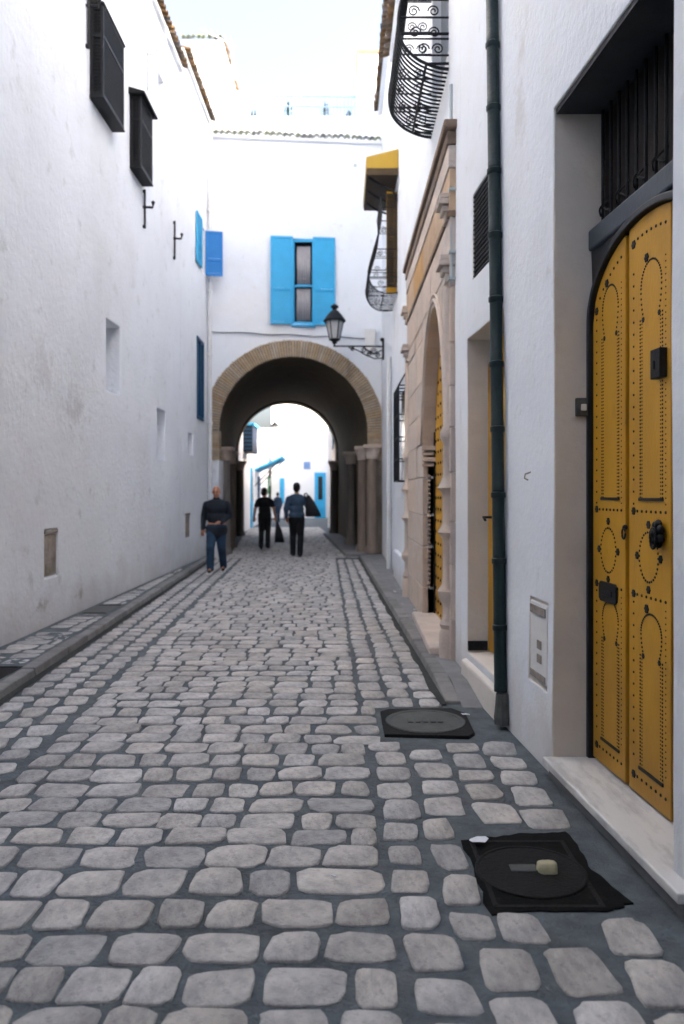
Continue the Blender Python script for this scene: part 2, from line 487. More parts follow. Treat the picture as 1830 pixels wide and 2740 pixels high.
rd = MB()
ys = [-6 + 0.5 * k for k in range(0, 150)]
for a, b in zip(ys, ys[1:]):
    def rx(y): return (-6.5, 3.0) if y > 29.5 else (-4.2, 1.3)
    xs0 = [rx(a)[0] + (rx(a)[1] - rx(a)[0]) * k / 12 for k in range(13)]
    for k in range(12):
        x0, x1 = xs0[k], xs0[k + 1]
        rd.poly([(x0, a, wob(x0, a, 5, .006)), (x1, a, wob(x1, a, 5, .006)), (x1, b, wob(x1, b, 5, .006)), (x0, b, wob(x0, b, 5, .006))], 0, True)
road = rd.build('road', M['mortar'], smooth=True)
tag(road, kind='structure')

def stone_mesh(seed, w, l, h=0.009, n=14, sq=0.44):
    r = random.Random(seed)
    mb = MB()
    out = []
    ph = r.uniform(0, 6)
    for k in range(n):
        a = 2 * PI * (k + r.uniform(-.25, .25)) / n
        c, s_ = math.cos(a), math.sin(a)
        x = math.copysign(abs(c) ** sq, c) * w / 2
        y = math.copysign(abs(s_) ** sq, s_) * l / 2
        f = 1 + 0.06 * math.sin(2 * a + ph) + 0.04 * math.sin(3 * a + ph * 2) + r.uniform(-.06, .05)
        out.append((x * f, y * f))
    rings = []
    for sc, z in ((1.0, -0.02), (0.99, h * 0.5), (0.93, h * 1.0)):
        rings.append([mb.vert((x * sc, y * sc, z + (r.uniform(-.0015, .0015) if z > 0 else 0))) for x, y in out])
    for A, B in zip(rings, rings[1:]):
        for j in range(n):
            mb.face((A[j], A[(j + 1) % n], B[(j + 1) % n], B[j]))
    c = mb.vert((0, 0, h * 1.0 + r.uniform(-.004, .001)))
    for j in range(n):
        mb.face((rings[-1][j], rings[-1][(j + 1) % n], c))
    return mb

variants = [stone_mesh(100 + k, 0.25, 0.2, sq=0.38 + 0.02 * (k % 8)).mesh('cobblestone', M['cobble'], True) for k in range(44)]
covers = [(0.225, 0.86, 5.0, 5.72), (0.535, 1.06, 2.92, 3.62)]
stones = []
y = 1.4
row = 0
while y < 36:
    pitch = rnd.uniform(0.188, 0.228)
    yc = y + pitch / 2
    x = SL(yc) + rnd.uniform(0, 0.03) if y < 19 else TC(yc) - 1.6
    xe = SR(yc) - 0.01 if y < 19 else TC(yc) + 1.6
    if 4.95 < yc < 5.76: xe = 0.25
    if y < 19:
        x += rnd.uniform(0, 0.02)
    first = True
    while x < xe - 0.09:
        L_ = min(rnd.uniform(0.12, 0.29) if first else rnd.uniform(0.165, 0.29), xe - x)
        first = False
        if xe - x - L_ < 0.12:
            L_ = xe - x
        stones.append((x + L_ / 2, yc + rnd.uniform(-.008, .008) + 0.02 * math.sin(x * 1.3 + row), L_ - rnd.uniform(.008, .026), pitch - rnd.uniform(.010, .028), rnd.uniform(-.05, .05)))
        x += L_
    y += pitch
    row += 1
for c in range(3):                                          # border along the left kerb
    y = 1.6
    while y < 20.5:
        p = rnd.uniform(0.2, 0.29)
        x = KL(y + p / 2) + 0.03 + 0.105 + c * 0.205
        stones.append((x, y + p / 2, 0.17, p - rnd.uniform(.03, .05), 0.16 + rnd.uniform(-.06, .06)))
        y += p
for c in range(5):                                          # columns along the right edge
    y = 1.2
    while y < 18.5:
        p = rnd.uniform(0.21, 0.29)
        yc = y + p / 2
        wid = (KR(yc) - SR(yc)) / 3 if yc > 5.72 else (0.228 if yc > 3.75 or yc < 2.8 else 0.178)
        x = SR(yc) + (c + 0.5) * wid + rnd.uniform(-.012, .012)
        ok = (x < KR(yc) - 0.06) if yc > 5.72 else (x < XR(yc) - 0.12)
        for (a, b, d, e) in covers:
            if a - 0.065 < x < b + 0.09 and d - 0.08 < yc < e + 0.09:
                ok = False
        if 5.0 > yc > 2.6 and x > XR(yc) - 0.16: ok = False
        if ok:
            stones.append((x, yc, wid - rnd.uniform(.018, .045), p - rnd.uniform(.025, .05), rnd.uniform(-.09, .09)))
        y += p
def inview(s): return s[1] > 2.05 and abs(s[0]) < 0.432 * s[1] + 0.12
near = sorted([s for s in stones if inview(s)], key=lambda s: s[1])
single = set(id(s) for s in near[:300])
def zoff(x, y): return wob(x, y, 5, .006)
rest = MB()
for k, s in enumerate(stones):
    x, yy, w, l, a = s
    dz = zoff(x, yy) + rnd.uniform(-.004, .003)
    if id(s) in single:
        o = link('cobblestone', variants[k % len(variants)], road)
        o.location = (x, yy, dz)
        o.rotation_euler = (rnd.uniform(-.02, .02), rnd.uniform(-.02, .02), a + (PI if k % 2 else 0))
        o.scale = (w / 0.25, l / 0.2, rnd.uniform(0.8, 1.25))
    else:
        mb = stone_mesh(1000 + k, w, l, n=12 if yy < 12 else 8)
        ca, sa = math.cos(a), math.sin(a)
        b0 = len(rest.v)
        for p in mb.v:
            rest.v.append((x + p[0] * ca - p[1] * sa, yy + p[0] * sa + p[1] * ca, p[2] + dz))
        for f in mb.f:
            rest.face([b0 + i for i in f])
tag(rest.build('cobblestone_paving', M['cobble'], road, smooth=True), kind='stuff')

def PT(y): return PAVE * max(0.0, min(1.0, (y - 5.75) / 0.5))
def pavement(name, xa, xb, y0, y1, top, mats, step=0.5):
    mb = MB()
    n = int((y1 - y0) / step)
    Y = [y0 + (y1 - y0) * k / n for k in range(n + 1)]
    for a, b in zip(Y, Y[1:]):
        mb.poly([(xa(a), a, top(a)), (xb(a), a, top(a)), (xb(b), b, top(b)), (xa(b), b, top(b))], 0, True)
        for fn in (xa, xb):
            mb.poly([(fn(a), a, -0.03), (fn(b), b, -0.03), (fn(b), b, top(b)), (fn(a), a, top(a))], 0, True)
    for q in (y0, y1):
        mb.poly([(xa(q), q, -0.03), (xb(q), q, -0.03), (xb(q), q, top(q)), (xa(q), q, top(q))], 0, True)
    o = mb.build(name, mats)
    return tag(o, kind='structure')

pl = pavement('left_pavement', lambda y: XL(y) - 0.05, lambda y: KL(y) - 0.13, -3, 19.2, lambda y: PAVE, M['mortar'])
pr = pavement('right_pavement', lambda y: KR(y) + 0.12, lambda y: XR(y) + 0.05, 5.75, 19.2, lambda y: PT(y) + .003, M['concrete'])
def kerb_row(parent, fn, sgn, y0, y1, top):
    y = y0
    while y < y1:
        l = rnd.uniform(0.55, 0.95)
        e = min(y + l, y1)
        mb = MB()
        t = 0.006 + rnd.uniform(-.006, .006)
        a, b = y + 0.006, e - 0.006
        ta, tb2 = t + top(a), t + top(b)
        mb.hexa([(fn(a), a, -.03), (fn(a) + sgn * .13, a, -.03), (fn(b) + sgn * .13, b, -.03), (fn(b), b, -.03),
                 (fn(a) + sgn * .012, a, ta), (fn(a) + sgn * .13, a, ta), (fn(b) + sgn * .13, b, tb2), (fn(b) + sgn * .012, b, tb2)])
        mb.build('kerbstone', M['kerb'], parent, bevel=0.012)
        y = e
kerb_row(pl, KL, -1, 2.5, 19.2, lambda y: PAVE)
kerb_row(pr, KR, 1, 5.85, 19.2, lambda y: PT(y) + .004)
for fn, sg, a0, a1 in ((KL, 1, 2.4, 19.0), (KR, -1, 5.8, 19.0)):
    gm = MB()
    n = 60
    pts = [a0 + (a1 - a0) * k / n for k in range(n + 1)]
    wd = [rnd.uniform(.03, .06) for _ in pts]
    for k in range(n):
        y0, y1 = pts[k], pts[k + 1]
        za, zb = wob(fn(y0), y0, 5, .006) + .010, wob(fn(y1), y1, 5, .006) + .010
        gm.poly([(fn(y0) - sg * .01, y0, za + .012), (fn(y0) + sg * wd[k], y0, za), (fn(y1) + sg * wd[k + 1], y1, zb), (fn(y1) - sg * .01, y1, zb + .012)], 0, True)
    tag(gm.build('gutter', M['gutter']), kind='structure')
# flagstones on the left pavement
y = 4.6
cnt = 0
while y < 18.6:
    p = rnd.uniform(0.17, 0.26)
    yc = y + p / 2
    x0, x1 = XL(yc) + 0.05, KL(yc) - 0.16
    x = x0
    while x < x1 - 0.08:
        w = min(rnd.uniform(0.22, 0.42), x1 - x)
        xc = x + w / 2
        skip = (6.1 < yc < 6.85 and xc > -2.95) or (9.6 < yc < 10.55)
        if not skip:
            o = link('paving_stone', variants[(cnt * 7) % len(variants)], pl)
            o.location = (xc, yc, PAVE - 0.004 + rnd.uniform(-.004, .002))
            o.rotation_euler = (0, 0, rnd.uniform(-.06, .06))
            o.scale = ((w - 0.025) / 0.25, (p - 0.022) / 0.2, 0.8)
            cnt += 1
        x += w
    y += p
# slabs and stones on the right pavement
y = 6.0
while y < 18.8:
    p = rnd.uniform(0.3, 0.55)
    yc = y + p / 2
    x0, x1 = KR(yc) + 0.15, XR(yc) - 0.02
    if x1 - x0 > 0.12 and not (7.0 < yc < 9.8):
        o = link('paving_stone', variants[(cnt * 5) % len(variants)], pr)
        o.location = ((x0 + x1) / 2, yc, PT(yc) - 0.004)
        o.scale = ((x1 - x0 - 0.03) / 0.25, (p - 0.04) / 0.2, 0.7)
        cnt += 1
    y += p

# pavement inside and beyond the passage, raised strip at its right side
tp = MB()
tp.hexa([(TC(19.3) + 1.25, 19.25, -.03), (TC(19.3) + 1.9, 19.25, -.03), (TC(29.5) + 1.9, 29.5, -.03), (TC(29.5) + 1.35, 29.5, -.03),
         (TC(19.3) + 1.25, 19.25, .1), (TC(19.3) + 1.9, 19.25, .1), (TC(29.5) + 1.9, 29.5, .1), (TC(29.5) + 1.35, 29.5, .1)])
tag(tp.build('passage_pavement', M['concrete'], bevel=.015), kind='structure')

# ------------------------------------------------------------------ left houses
lh = thing('whitewashed_house', 'long whitewashed house wall on the left with two black boxed lattice windows', 'house', (XL(6), 6, 0))
left_holes = [
    (10.96, 11.65, 2.97, 3.97, 0.34), (13.88, 14.53, 2.14, 3.04, 0.32),
    (13.95, 14.36, 8.15, 8.95, 0.2), (8.73, 9.14, 0.61, 1.15, 0.03),
]
mb = wall_mesh(PLf, -5, 15.8, -0.02, 9.9, left_holes, 6)
mb.build('wall', [M['plaster_old'], M['plaster_old']], lh, bevel=0.014)
lf = thing('whitewashed_house', 'whitewashed house at the far left end with open blue shutters beside the arch', 'house', (XL(17.4), 17.4, 0))
lf_holes = [(16.6, 17.1, 2.36, 2.82, 0.18), (16.3, 16.8, 0.62, 1.14, 0.025), (17.98, 18.5, 6.62, 7.66, 0.18), (17.5, 18.35, 3.2, 5.02, 0.16)]
mb = wall_mesh(PLf, 15.804, 19.6, -0.02, 10.35, lf_holes, 6)
mb.build('wall', [M['plaster_old'], M['plaster_old']], lf, bevel=0.014)

def tile_mesh(r=0.075, l=0.34):
    mb = MB()
    n = 8
    A, B, C, D = [], [], [], []
    for k in range(n + 1):
        a = PI * k / n
        A.append(mb.vert((0, r * math.cos(a), r * math.sin(a)))); B.append(mb.vert((l, r * .82 * math.cos(a), r * .82 * math.sin(a) + 0.03)))
        C.append(mb.vert((0, (r - .016) * math.cos(a), (r - .016) * math.sin(a)))); D.append(mb.vert((l, (r * .82 - .016) * math.cos(a), (r * .82 - .016) * math.sin(a) + 0.03)))
    for k in range(n):
        mb.face((A[k], A[k + 1], B[k + 1], B[k])); mb.face((C[k], D[k], D[k + 1], C[k + 1]))
        mb.face((A[k], C[k], C[k + 1], A[k + 1])); mb.face((B[k], B[k + 1], D[k + 1], D[k]))
    for q in (0, n):
        mb.face((A[q], B[q], D[q], C[q]))
    return mb
tmb = tile_mesh()
tile_b = tmb.mesh('roof_tile', M['tile_brown'], False)
tile_g = tmb.mesh('roof_tile', M['tile_green'], False)
def tile_row(parent, me, pts, ang, jitter=0.01):
    for p in pts:
        o = link('roof_tile', me, parent)
        o.location = (p[0] + rnd.uniform(-jitter, jitter), p[1] + rnd.uniform(-jitter, jitter), p[2] + rnd.uniform(-.008, .008))
        o.rotation_euler = (0, -0.18 + rnd.uniform(-.05, .05), ang + rnd.uniform(-.06, .06))
# eave ledges and tiles, left (tiles point into the street: local +x runs up the roof = -X)
us_ = MB(); us_.hexa([(XL(2) - 4, 5, 9.91), (XL(2) - .004, 5, 9.91), (XL(13.4) - .004, 13.4, 9.91), (XL(13.4) - 4, 13.4, 9.91), (XL(2) - 4, 5, 14.8), (XL(2) - .004, 5, 14.8), (XL(13.4) - .004, 13.4, 14.8), (XL(13.4) - 4, 13.4, 14.8)])
us_.build('upper_storey', M['plaster'], lh, bevel=.02)  # unseen mass added so sun bounces off it into the lane
for par, y0, y1, z in ((lh, 13.45, 15.78, 9.93), (lf, 15.82, 19.0, 10.38)):
    e = MB()
    e.hexa([(XL(y0) - .4, y0, z - .05), (XL(y0) + .07, y0, z - .05), (XL(y1) + .07, y1, z - .05), (XL(y1) - .4, y1, z - .05),
            (XL(y0) - .4, y0, z + .03), (XL(y0) + .07, y0, z + .03), (XL(y1) + .07, y1, z + .03), (XL(y1) - .4, y1, z + .03)])
    e.build('eave', M['plaster_old'], par, bevel=.01)
    n = int((y1 - max(y0, 11)) / 0.155)
    tile_row(par, tile_b, [(XL(y1 - k * .155) + .16, y1 - .08 - k * .155, z + .03) for k in range(n)], PI)
pa = MB()
pa.box((-6.0, 14.6, 10.0), (-3.75, 17.0, 11.3))
pa.build('parapet', M['plaster_old'], lf, bevel=.03)

# boxed lattice windows
def lattice_box(par, y0, y1, z0, z1, dep, hood):
    x0 = XL((y0 + y1) / 2)
    f = MB()
    t = 0.035
    xo = x0 + dep
    for yy in (y0, y1 - t):
        f.box((xo - t, yy, z0), (xo, yy + t, z1)); f.box((x0 - .01, yy, z0), (x0 + t, yy + t, z1))
    for zz in (z0, z1 - t, (z0 * .35 + z1 * .65)):
        f.box((xo - t, y0 + t, zz), (xo + .002, y1 - t, zz + t))
        for yy in (y0, y1 - t):
            f.box((x0 + t, yy + .003, zz), (xo - t, yy + t - .003, zz + t))
    fr = f.build('window_box', M['iron'], par)
    tag(fr, 'black boxed lattice window frame')
    l = MB()
    n = int((y1 - y0) / .045)
    for k in range(1, n):
        yy = y0 + (y1 - y0) * k / n
        l.box((xo - .022, yy - .008, z0 + t), (xo - .012, yy + .008, z1 - t))
    n2 = int((z1 - z0) / .045)
    for k in range(1, n2):
        zz = z0 + (z1 - z0) * k / n2
        l.box((xo - .012, y0 + t, zz - .008), (xo - .002, y1 - t, zz + .008))
        for yy in (y0 + .008, y1 - .018):
            l.box((x0 + .03, yy, zz - .008), (xo - t, yy + .008, zz + .008))
    n3 = max(3, int(dep / .04))
    for k in range(1, n3):
        xx = x0 + dep * k / n3
        l.box((xx - .006, y0 + .017, z0 + t), (xx + .006, y0 + .026, z1 - t))
    lo = l.build('lattice', M['iron'], fr)
    tag(lo, kind='stuff')
    p = MB()
    p.box((x0 + .01, y0 + .045, z0 + .03), (xo - .05, y1 - .045, z1 - .03))
    p.build('window_shutter', M['interior'], fr)
    b = MB()
    b.box((x0 - .01, y0 - .012, z0 - .03), (xo + .01, y1 + .012, z0 - .002)); b.build('sill', M['iron'], fr, bevel=.006)
    h = MB()
    ov = hood
    h.hexa([(x0 - .01, y0 - ov, z1 + .002), (xo + ov, y0 - ov, z1 + .002), (xo + ov, y1 + ov, z1 + .002), (x0 - .01, y1 + ov, z1 + .002),
            (x0 - .01, y0 - ov, z1 + .10), (xo + ov, y0 - ov, z1 + .03), (xo + ov, y1 + ov, z1 + .03), (x0 - .01, y1 + ov, z1 + .10)])
    h.build('hood', M['iron_cover'], fr)
lattice_box(lh, 10.27, 11.25, 6.68, 7.85, 0.17, 0.015)
lattice_box(lh, 12.14, 12.88, 6.54, 7.62, 0.17, 0.07)

def stay_bar(par, y, z0, z1, r=.018, m='iron'):
    x = XL(y) + .03
    b = MB()
    b.tube([(x, y, z0), (x, y, z1)], r, 6)
    zc = z0 + (z1 - z0) * .55
    b.tube([(x - .05, y, zc), (x + .12, y + .02, zc), (x + .13, y + .02, zc + .06)], r * 1.1, 6)
    b.ball((x + .13, y + .02, zc + .08), .03)
    for zz in (z0 + .03, z1 - .03):
        b.box((x - .05, y - .02, zz - .02), (x + .0, y + .02, zz + .02))
    b.build('stay_bar', M[m], par)
stay_bar(lh, 12.93, 5.85, 6.48)
stay_bar(lh, 15.16, 6.0, 6.73)
stay_bar(lh, 13.16, 8.2, 9.3, .014, 'grey_pipe')
stay_bar(lh, 10.12, 7.2, 8.2, .018)

# meter niches
def niche_panel(par, y0, y1, z0, z1, m='panel_brown'):
    x = XL((y0 + y1) / 2)
    p = MB()
    p.box((x - .028, y0 + .02, z0 + .02), (x - .012, y1 - .02, z1 - .06))
    p.box((x - .028, y0 + .005, z1 - .05), (x + .006, y1 - .005, z1 - .008))
    o = p.build('meter_cover', M[m], par, bevel=.004)
    q = MB()
    zc = (z0 * .7 + z1 * .3)
    q.box((x - .012, y0 + .06, z0 + .05), (x - .006, y1 - .05, zc)); q.build('stained_plate', M['panel_dirt'], o, bevel=.003)
niche_panel(lh, 8.73, 9.14, 0.61, 1.15)
niche_panel(lf, 16.3, 16.8, 0.62, 1.14)

# shutters (louvred leaf): P(u,z,d) frame
def louvre_leaf(par, P, u0, u1, z0, z1, m, split=0.33, th=0.035, name='shutter', nl=22):
    f = MB()
    s = 0.055
    def bx(a, b, c, d, e0, e1):
        f.hexa([P(a, c, e0), P(b, c, e0), P(b, c, e1), P(a, c, e1), P(a, d, e0), P(b, d, e0), P(b, d, e1), P(a, d, e1)])
    zm = z0 + (z1 - z0) * split
    bx(u0, u0 + s, z0, z1, 0, th); bx(u1 - s, u1, z0, z1, 0, th)
    for zz in (z0, zm, z1 - s):
        bx(u0 + s, u1 - s, zz, zz + s, 0.001, th - .001)
    o = f.build(name, m, par, bevel=.004, seg=1)
    n_s = 0
    for (a, b) in ((z0 + s, zm), (zm + s, z1 - s)):
        n = max(2, int((b - a) / 0.055))
        for k in range(n):
            zz = a + (b - a) * (k + .15) / n
            h = (b - a) / n * 1.15
            l = MB()
            l.hexa([P(u0 + s, zz, .012), P(u1 - s, zz, .012), P(u1 - s, zz, .019), P(u0 + s, zz, .019),
                    P(u0 + s, zz + h, .028), P(u1 - s, zz + h, .028), P(u1 - s, zz + h, .035), P(u0 + s, zz + h, .035)])
            l.build('slat', m, o)
    return o
# open shutters at the far left
louvre_leaf(lf, lambda u, z, d: (XL(u) + .012 + .04 - d, u, z), 17.36, 17.95, 6.62, 7.72, M['blue'])
louvre_leaf(lf, lambda u, z, d: (XL(18.5) + u, 18.52 + .2 * u + d, z), 0.01, 0.40, 6.62, 7.66, M['blue_deep'])
w = MB(); w.box((XL(18.2) - .16, 17.99, 6.63), (XL(18.2) - .14, 18.49, 7.65)); w.build('window_pane', M['glass'], lf)
fr = MB()
for (a, b, c, d) in ((17.5, 17.56, 3.2, 5.02), (18.29, 18.35, 3.2, 5.02), (17.56, 18.29, 3.2, 3.27), (17.56, 18.29, 4.95, 5.02), (17.9, 17.95, 3.27, 4.95)):
    fr.box((XL(18) - .12, a + .002, c + .002), (XL(18) + .02, b - .002, d - .002))
wf = fr.build('window_frame', M['blue_dark'], lf, bevel=.004, seg=1)
w = MB(); w.box((XL(18) - .14, 17.51, 3.22), (XL(18) - .1, 18.34, 5.0)); w.build('window_pane', M['glass'], wf)
# white downpipe in the corner
dp = MB()
px, py = XL(18.8) + .07, 18.78
dp.tube([(px, py, 0.05), (px, py, 3.2), (px, py, 6.4), (px + .01, py, 10.1)], .05, 10)
for z in (1.6, 3.2, 4.8, 6.3, 8.2):
    dp.lathe([(.06, z - .04), (.066, z - .03), (.066, z + .03), (.06, z + .04)], (px, py, 0), 10)
dp.build('downpipe', M['white_pipe'], lf, autosmooth=50)

# ------------------------------------------------------------------ arch house
ah = thing('arch_house', 'white house bridging the street over a round stone arch with blue shutters', 'house', (TC(19.15), 19.15, 0))
AR, ASP = 1.79, 3.06
def arc_pts(cx, r, n=40, a0=0, a1=PI, zc=ASP):
    return [(cx + r * math.cos(a0 + (a1 - a0) * k / n), zc + r * math.sin(a0 + (a1 - a0) * k / n)) for k in range(n + 1)]
XA, XB = -3.24, 1.02
ZT = 10.02
fm = MB()
cx = TC(19.15)
N_ = 48
ap = arc_pts(cx, AR + .37, N_)
ap = [(min(max(x, XA), XB), z) for x, z in ap]
win = (-1.40, -0.52, 5.63, 7.68)
def FP(x, z, d): return (x, FY(x) + d + (wob(x, z, 7, .01) if d == 0 else 0), z)
# plane above the arch, split into a grid with the window hole
zl = 5.7 - .32
us = sorted({XA, XB, win[0], win[1]} | {XA + (XB - XA) * k / 8 for k in range(9)})
zs = sorted({zl, win[2], win[3], ZT} | {zl + (ZT - zl) * k / 9 for k in range(10)})
for a, b in zip(us, us[1:]):
    for c, d in zip(zs, zs[1:]):
        hole = win[0] < (a + b) / 2 < win[1] and win[2] < (c + d) / 2 < win[3]
        if not hole:
            fm.poly([FP(a, c, 0), FP(b, c, 0), FP(b, d, 0), FP(a, d, 0)], 0, True)
for a, b in ((win[0], win[0]), (win[1], win[1])):
    zz = [z for z in zs if win[2] <= z <= win[3]]
    for c, d in zip(zz, zz[1:]):
        fm.poly([FP(a, c, 0), FP(a, d, 0), FP(a, d, .2), FP(a, c, .2)], 0, True)
uu = [u for u in us if win[0] <= u <= win[1]]
for a, b in zip(uu, uu[1:]):
    for z in (win[2], win[3]):
        fm.poly([FP(a, z, 0), FP(b, z, 0), FP(b, z, .2), FP(a, z, .2)], 0, True)
for (xa, za), (xb, zb) in zip(ap, ap[1:]):                 # arch line up to zl
    if abs(xa - xb) > 1e-6:
        fm.poly([FP(xa, za, 0.0005), FP(xb, zb, 0.0005), FP(xb, zl, 0.0005), FP(xa, zl, 0.0005)], 0, True)
# roof, back wall over the arch
fm.poly([(XA - 2, FY(XA), ZT), (XB + 1, FY(XB), ZT), (XB + 1, 29.5, ZT), (XA - 2, 29.5, ZT)], 0)
bp_ = arc_pts(TC(29.5), AR, N_)
for (xa, za), (xb, zb) in zip(bp_, bp_[1:]):
    fm.poly([(xa, 29.5, za), (xb, 29.5, zb), (xb, 29.5, ZT), (xa, 29.5, ZT)], 0)
fm.poly([(TC(29.5) + AR, 29.5, 0), (TC(29.5) + AR + 3, 29.5, 0), (TC(29.5) + AR + 3, 29.5, ZT), (TC(29.5) + AR, 29.5, ZT)])
fm.poly([(TC(29.5) - AR - 3, 29.5, 0), (TC(29.5) - AR, 29.5, 0), (TC(29.5) - AR, 29.5, ZT), (TC(29.5) - AR - 3, 29.5, ZT)])
for x_ in (XA - 2, XB + 1):
    fm.poly([(x_, FY(XA), -.02), (x_, 29.5, -.02), (x_, 29.5, ZT), (x_, FY(XA), ZT)])
fm.build('wall', M['plaster'], ah)
bk = MB()
bk.strip(arc_pts(TC(19.15), AR + .012, N_), [(max(-3.225, min(1.0, x)), z) for x, z in arc_pts(TC(19.15), AR + .40, N_)], lambda x, z, d: (x, FY(x) + d, z), .004, .10)
bk.build('arch_mortar', M['arch_mortar'], ah)
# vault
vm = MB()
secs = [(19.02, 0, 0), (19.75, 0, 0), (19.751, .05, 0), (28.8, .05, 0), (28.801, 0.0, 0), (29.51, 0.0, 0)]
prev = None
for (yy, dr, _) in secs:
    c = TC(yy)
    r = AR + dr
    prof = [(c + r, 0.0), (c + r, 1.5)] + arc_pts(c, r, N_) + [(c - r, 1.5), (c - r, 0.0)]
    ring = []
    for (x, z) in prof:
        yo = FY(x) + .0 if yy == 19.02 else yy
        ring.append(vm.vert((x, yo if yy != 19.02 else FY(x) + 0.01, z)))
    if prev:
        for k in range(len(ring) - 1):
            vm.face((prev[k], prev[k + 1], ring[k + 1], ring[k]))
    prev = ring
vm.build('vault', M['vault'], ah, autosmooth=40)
# voussoirs of the front ring
nv = 96
for k in range(nv):
    a0 = PI * k / nv; a1 = PI * (k + 1) / nv - 0.009
    pr_ = rnd.uniform(.006, .034)
    ro = AR + .385 + rnd.uniform(-.012, .012)
    ri = AR - .012 + rnd.uniform(-.006, .006)
    pts = [(cx + ri * math.cos(a0), ASP + ri * math.sin(a0)), (cx + ro * math.cos(a0), ASP + ro * math.sin(a0)),
           (cx + ro * math.cos(a1), ASP + ro * math.sin(a1)), (cx + ri * math.cos(a1), ASP + ri * math.sin(a1))]
    if max(p[0] for p in pts) < -3.22:
        continue
    v = MB()
    v.prism(pts, lambda x, z, d: (x, FY(x) + d, z), -pr_, .12)
    v.build('voussoir', M['stone_tan'], ah)
# jambs under the springing, left: whitewashed pier, right: stone courses
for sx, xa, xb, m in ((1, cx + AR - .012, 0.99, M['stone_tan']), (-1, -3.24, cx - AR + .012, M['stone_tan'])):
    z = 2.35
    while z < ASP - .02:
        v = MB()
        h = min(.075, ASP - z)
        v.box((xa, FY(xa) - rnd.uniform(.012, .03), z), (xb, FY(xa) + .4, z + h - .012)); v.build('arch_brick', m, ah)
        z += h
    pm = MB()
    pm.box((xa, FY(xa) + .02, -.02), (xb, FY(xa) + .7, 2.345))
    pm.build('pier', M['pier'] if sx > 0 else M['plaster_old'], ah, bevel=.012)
# columns with capitals along the passage
def column(x, yy, z0, h, r, m):
    c = MB()
    c.lathe([(r * 1.35, z0), (r * 1.35, z0 + .1), (r * 1.15, z0 + .14), (r * 1.05, z0 + .18), (r, z0 + .2), (r * .97, z0 + h * .5), (r * .9, z0 + h - .32)], (x, yy, 0), 16)
    o = c.build('column', m, ah, autosmooth=40)
    k = MB()
    k.lathe([(r * .95, z0 + h - .32), (r * 1.1, z0 + h - .3), (r * 1.0, z0 + h - .27), (r * 1.2, z0 + h - .15), (r * 1.5, z0 + h - .06)], (x, yy, 0), 16)
    k.box((x - r * 1.55, yy - r * 1.55, z0 + h - .06), (x + r * 1.55, yy + r * 1.55, z0 + h + .02))
    k.build('capital', M['stone_pink'], o, bevel=.006, seg=1)
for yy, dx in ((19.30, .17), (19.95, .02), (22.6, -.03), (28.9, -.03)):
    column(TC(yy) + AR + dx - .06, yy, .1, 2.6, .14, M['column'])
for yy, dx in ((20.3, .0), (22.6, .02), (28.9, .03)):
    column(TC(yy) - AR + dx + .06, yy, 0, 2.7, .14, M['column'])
# window with open shutters
for a, b in ((-1.705, -1.175), (-0.70, -0.165)):
    louvre_leaf(ah, lambda u, z, d: (u, FY(u) - .06 + .0 + (.035 - d) * -1 + .0, z), a, b, 5.60, 7.70, M['blue'], split=.38)
wf = MB()
for (a, b, c, d) in ((-1.40, -1.14, 5.63, 7.68), (-.72, -.52, 5.63, 7.68), (-1.14, -.72, 7.60, 7.68), (-1.14, -.72, 5.63, 5.68), (-1.14, -.72, 6.52, 6.57)):
    wf.box((a, FY(-.95) + .0, c + .002), (b, FY(-.95) + .05, d - .002))
wfo = wf.build('window_frame', M['blue'], ah, bevel=.004, seg=1)
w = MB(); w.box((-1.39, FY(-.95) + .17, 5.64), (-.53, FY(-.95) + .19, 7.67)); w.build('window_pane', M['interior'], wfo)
for (z0, z1, x0, x1) in ((6.58, 7.52, -1.09, -.76), (5.72, 6.5, -1.1, -.76)):
    c = MB()
    n = 24
    A = []
    for k in range(n + 1):
        x = x0 + (x1 - x0) * k / n
        yy = FY(-.95) + .11 + .012 * math.sin(k * 1.7)
        A.append((c.vert((x, yy, z0)), c.vert((x, yy - .004, z1))))
    for p, q in zip(A, A[1:]):
        c.face((p[0], q[0], q[1], p[1]))
    co = c.build('curtain', M['curtain'], wfo, smooth=True)
    so = co.modifiers.new('solid', 'SOLIDIFY'); so.thickness = .004
sl = MB(); sl.box((-1.22, FY(-1) - .09, 5.55), (-.64, FY(-1) + .05, 5.595)); sl.build('window_sill', M['blue'], ah, bevel=.006)
# eave with green tiles
ev = MB(); ev.hexa([(-3.24, FY(-3.24) - .09, ZT - .02), (.96, FY(.96) - .09, ZT - .02), (.96, FY(.96) + .4, ZT - .02), (-3.24, FY(-3.24) + .4, ZT - .02),
                    (-3.24, FY(-3.24) - .09, ZT + .05), (.96, FY(.96) - .09, ZT + .05), (.96, FY(.96) + .4, ZT + .05), (-3.24, FY(-3.24) + .4, ZT + .05)])
ev.build('eave', M['plaster'], ah, bevel=.012)
tile_row(ah, tile_g, [(-3.12 + k * .148, FY(-3.12 + k * .148) - .17, ZT + .055 - .012 * math.sin(k * .5)) for k in range(28)], PI / 2)
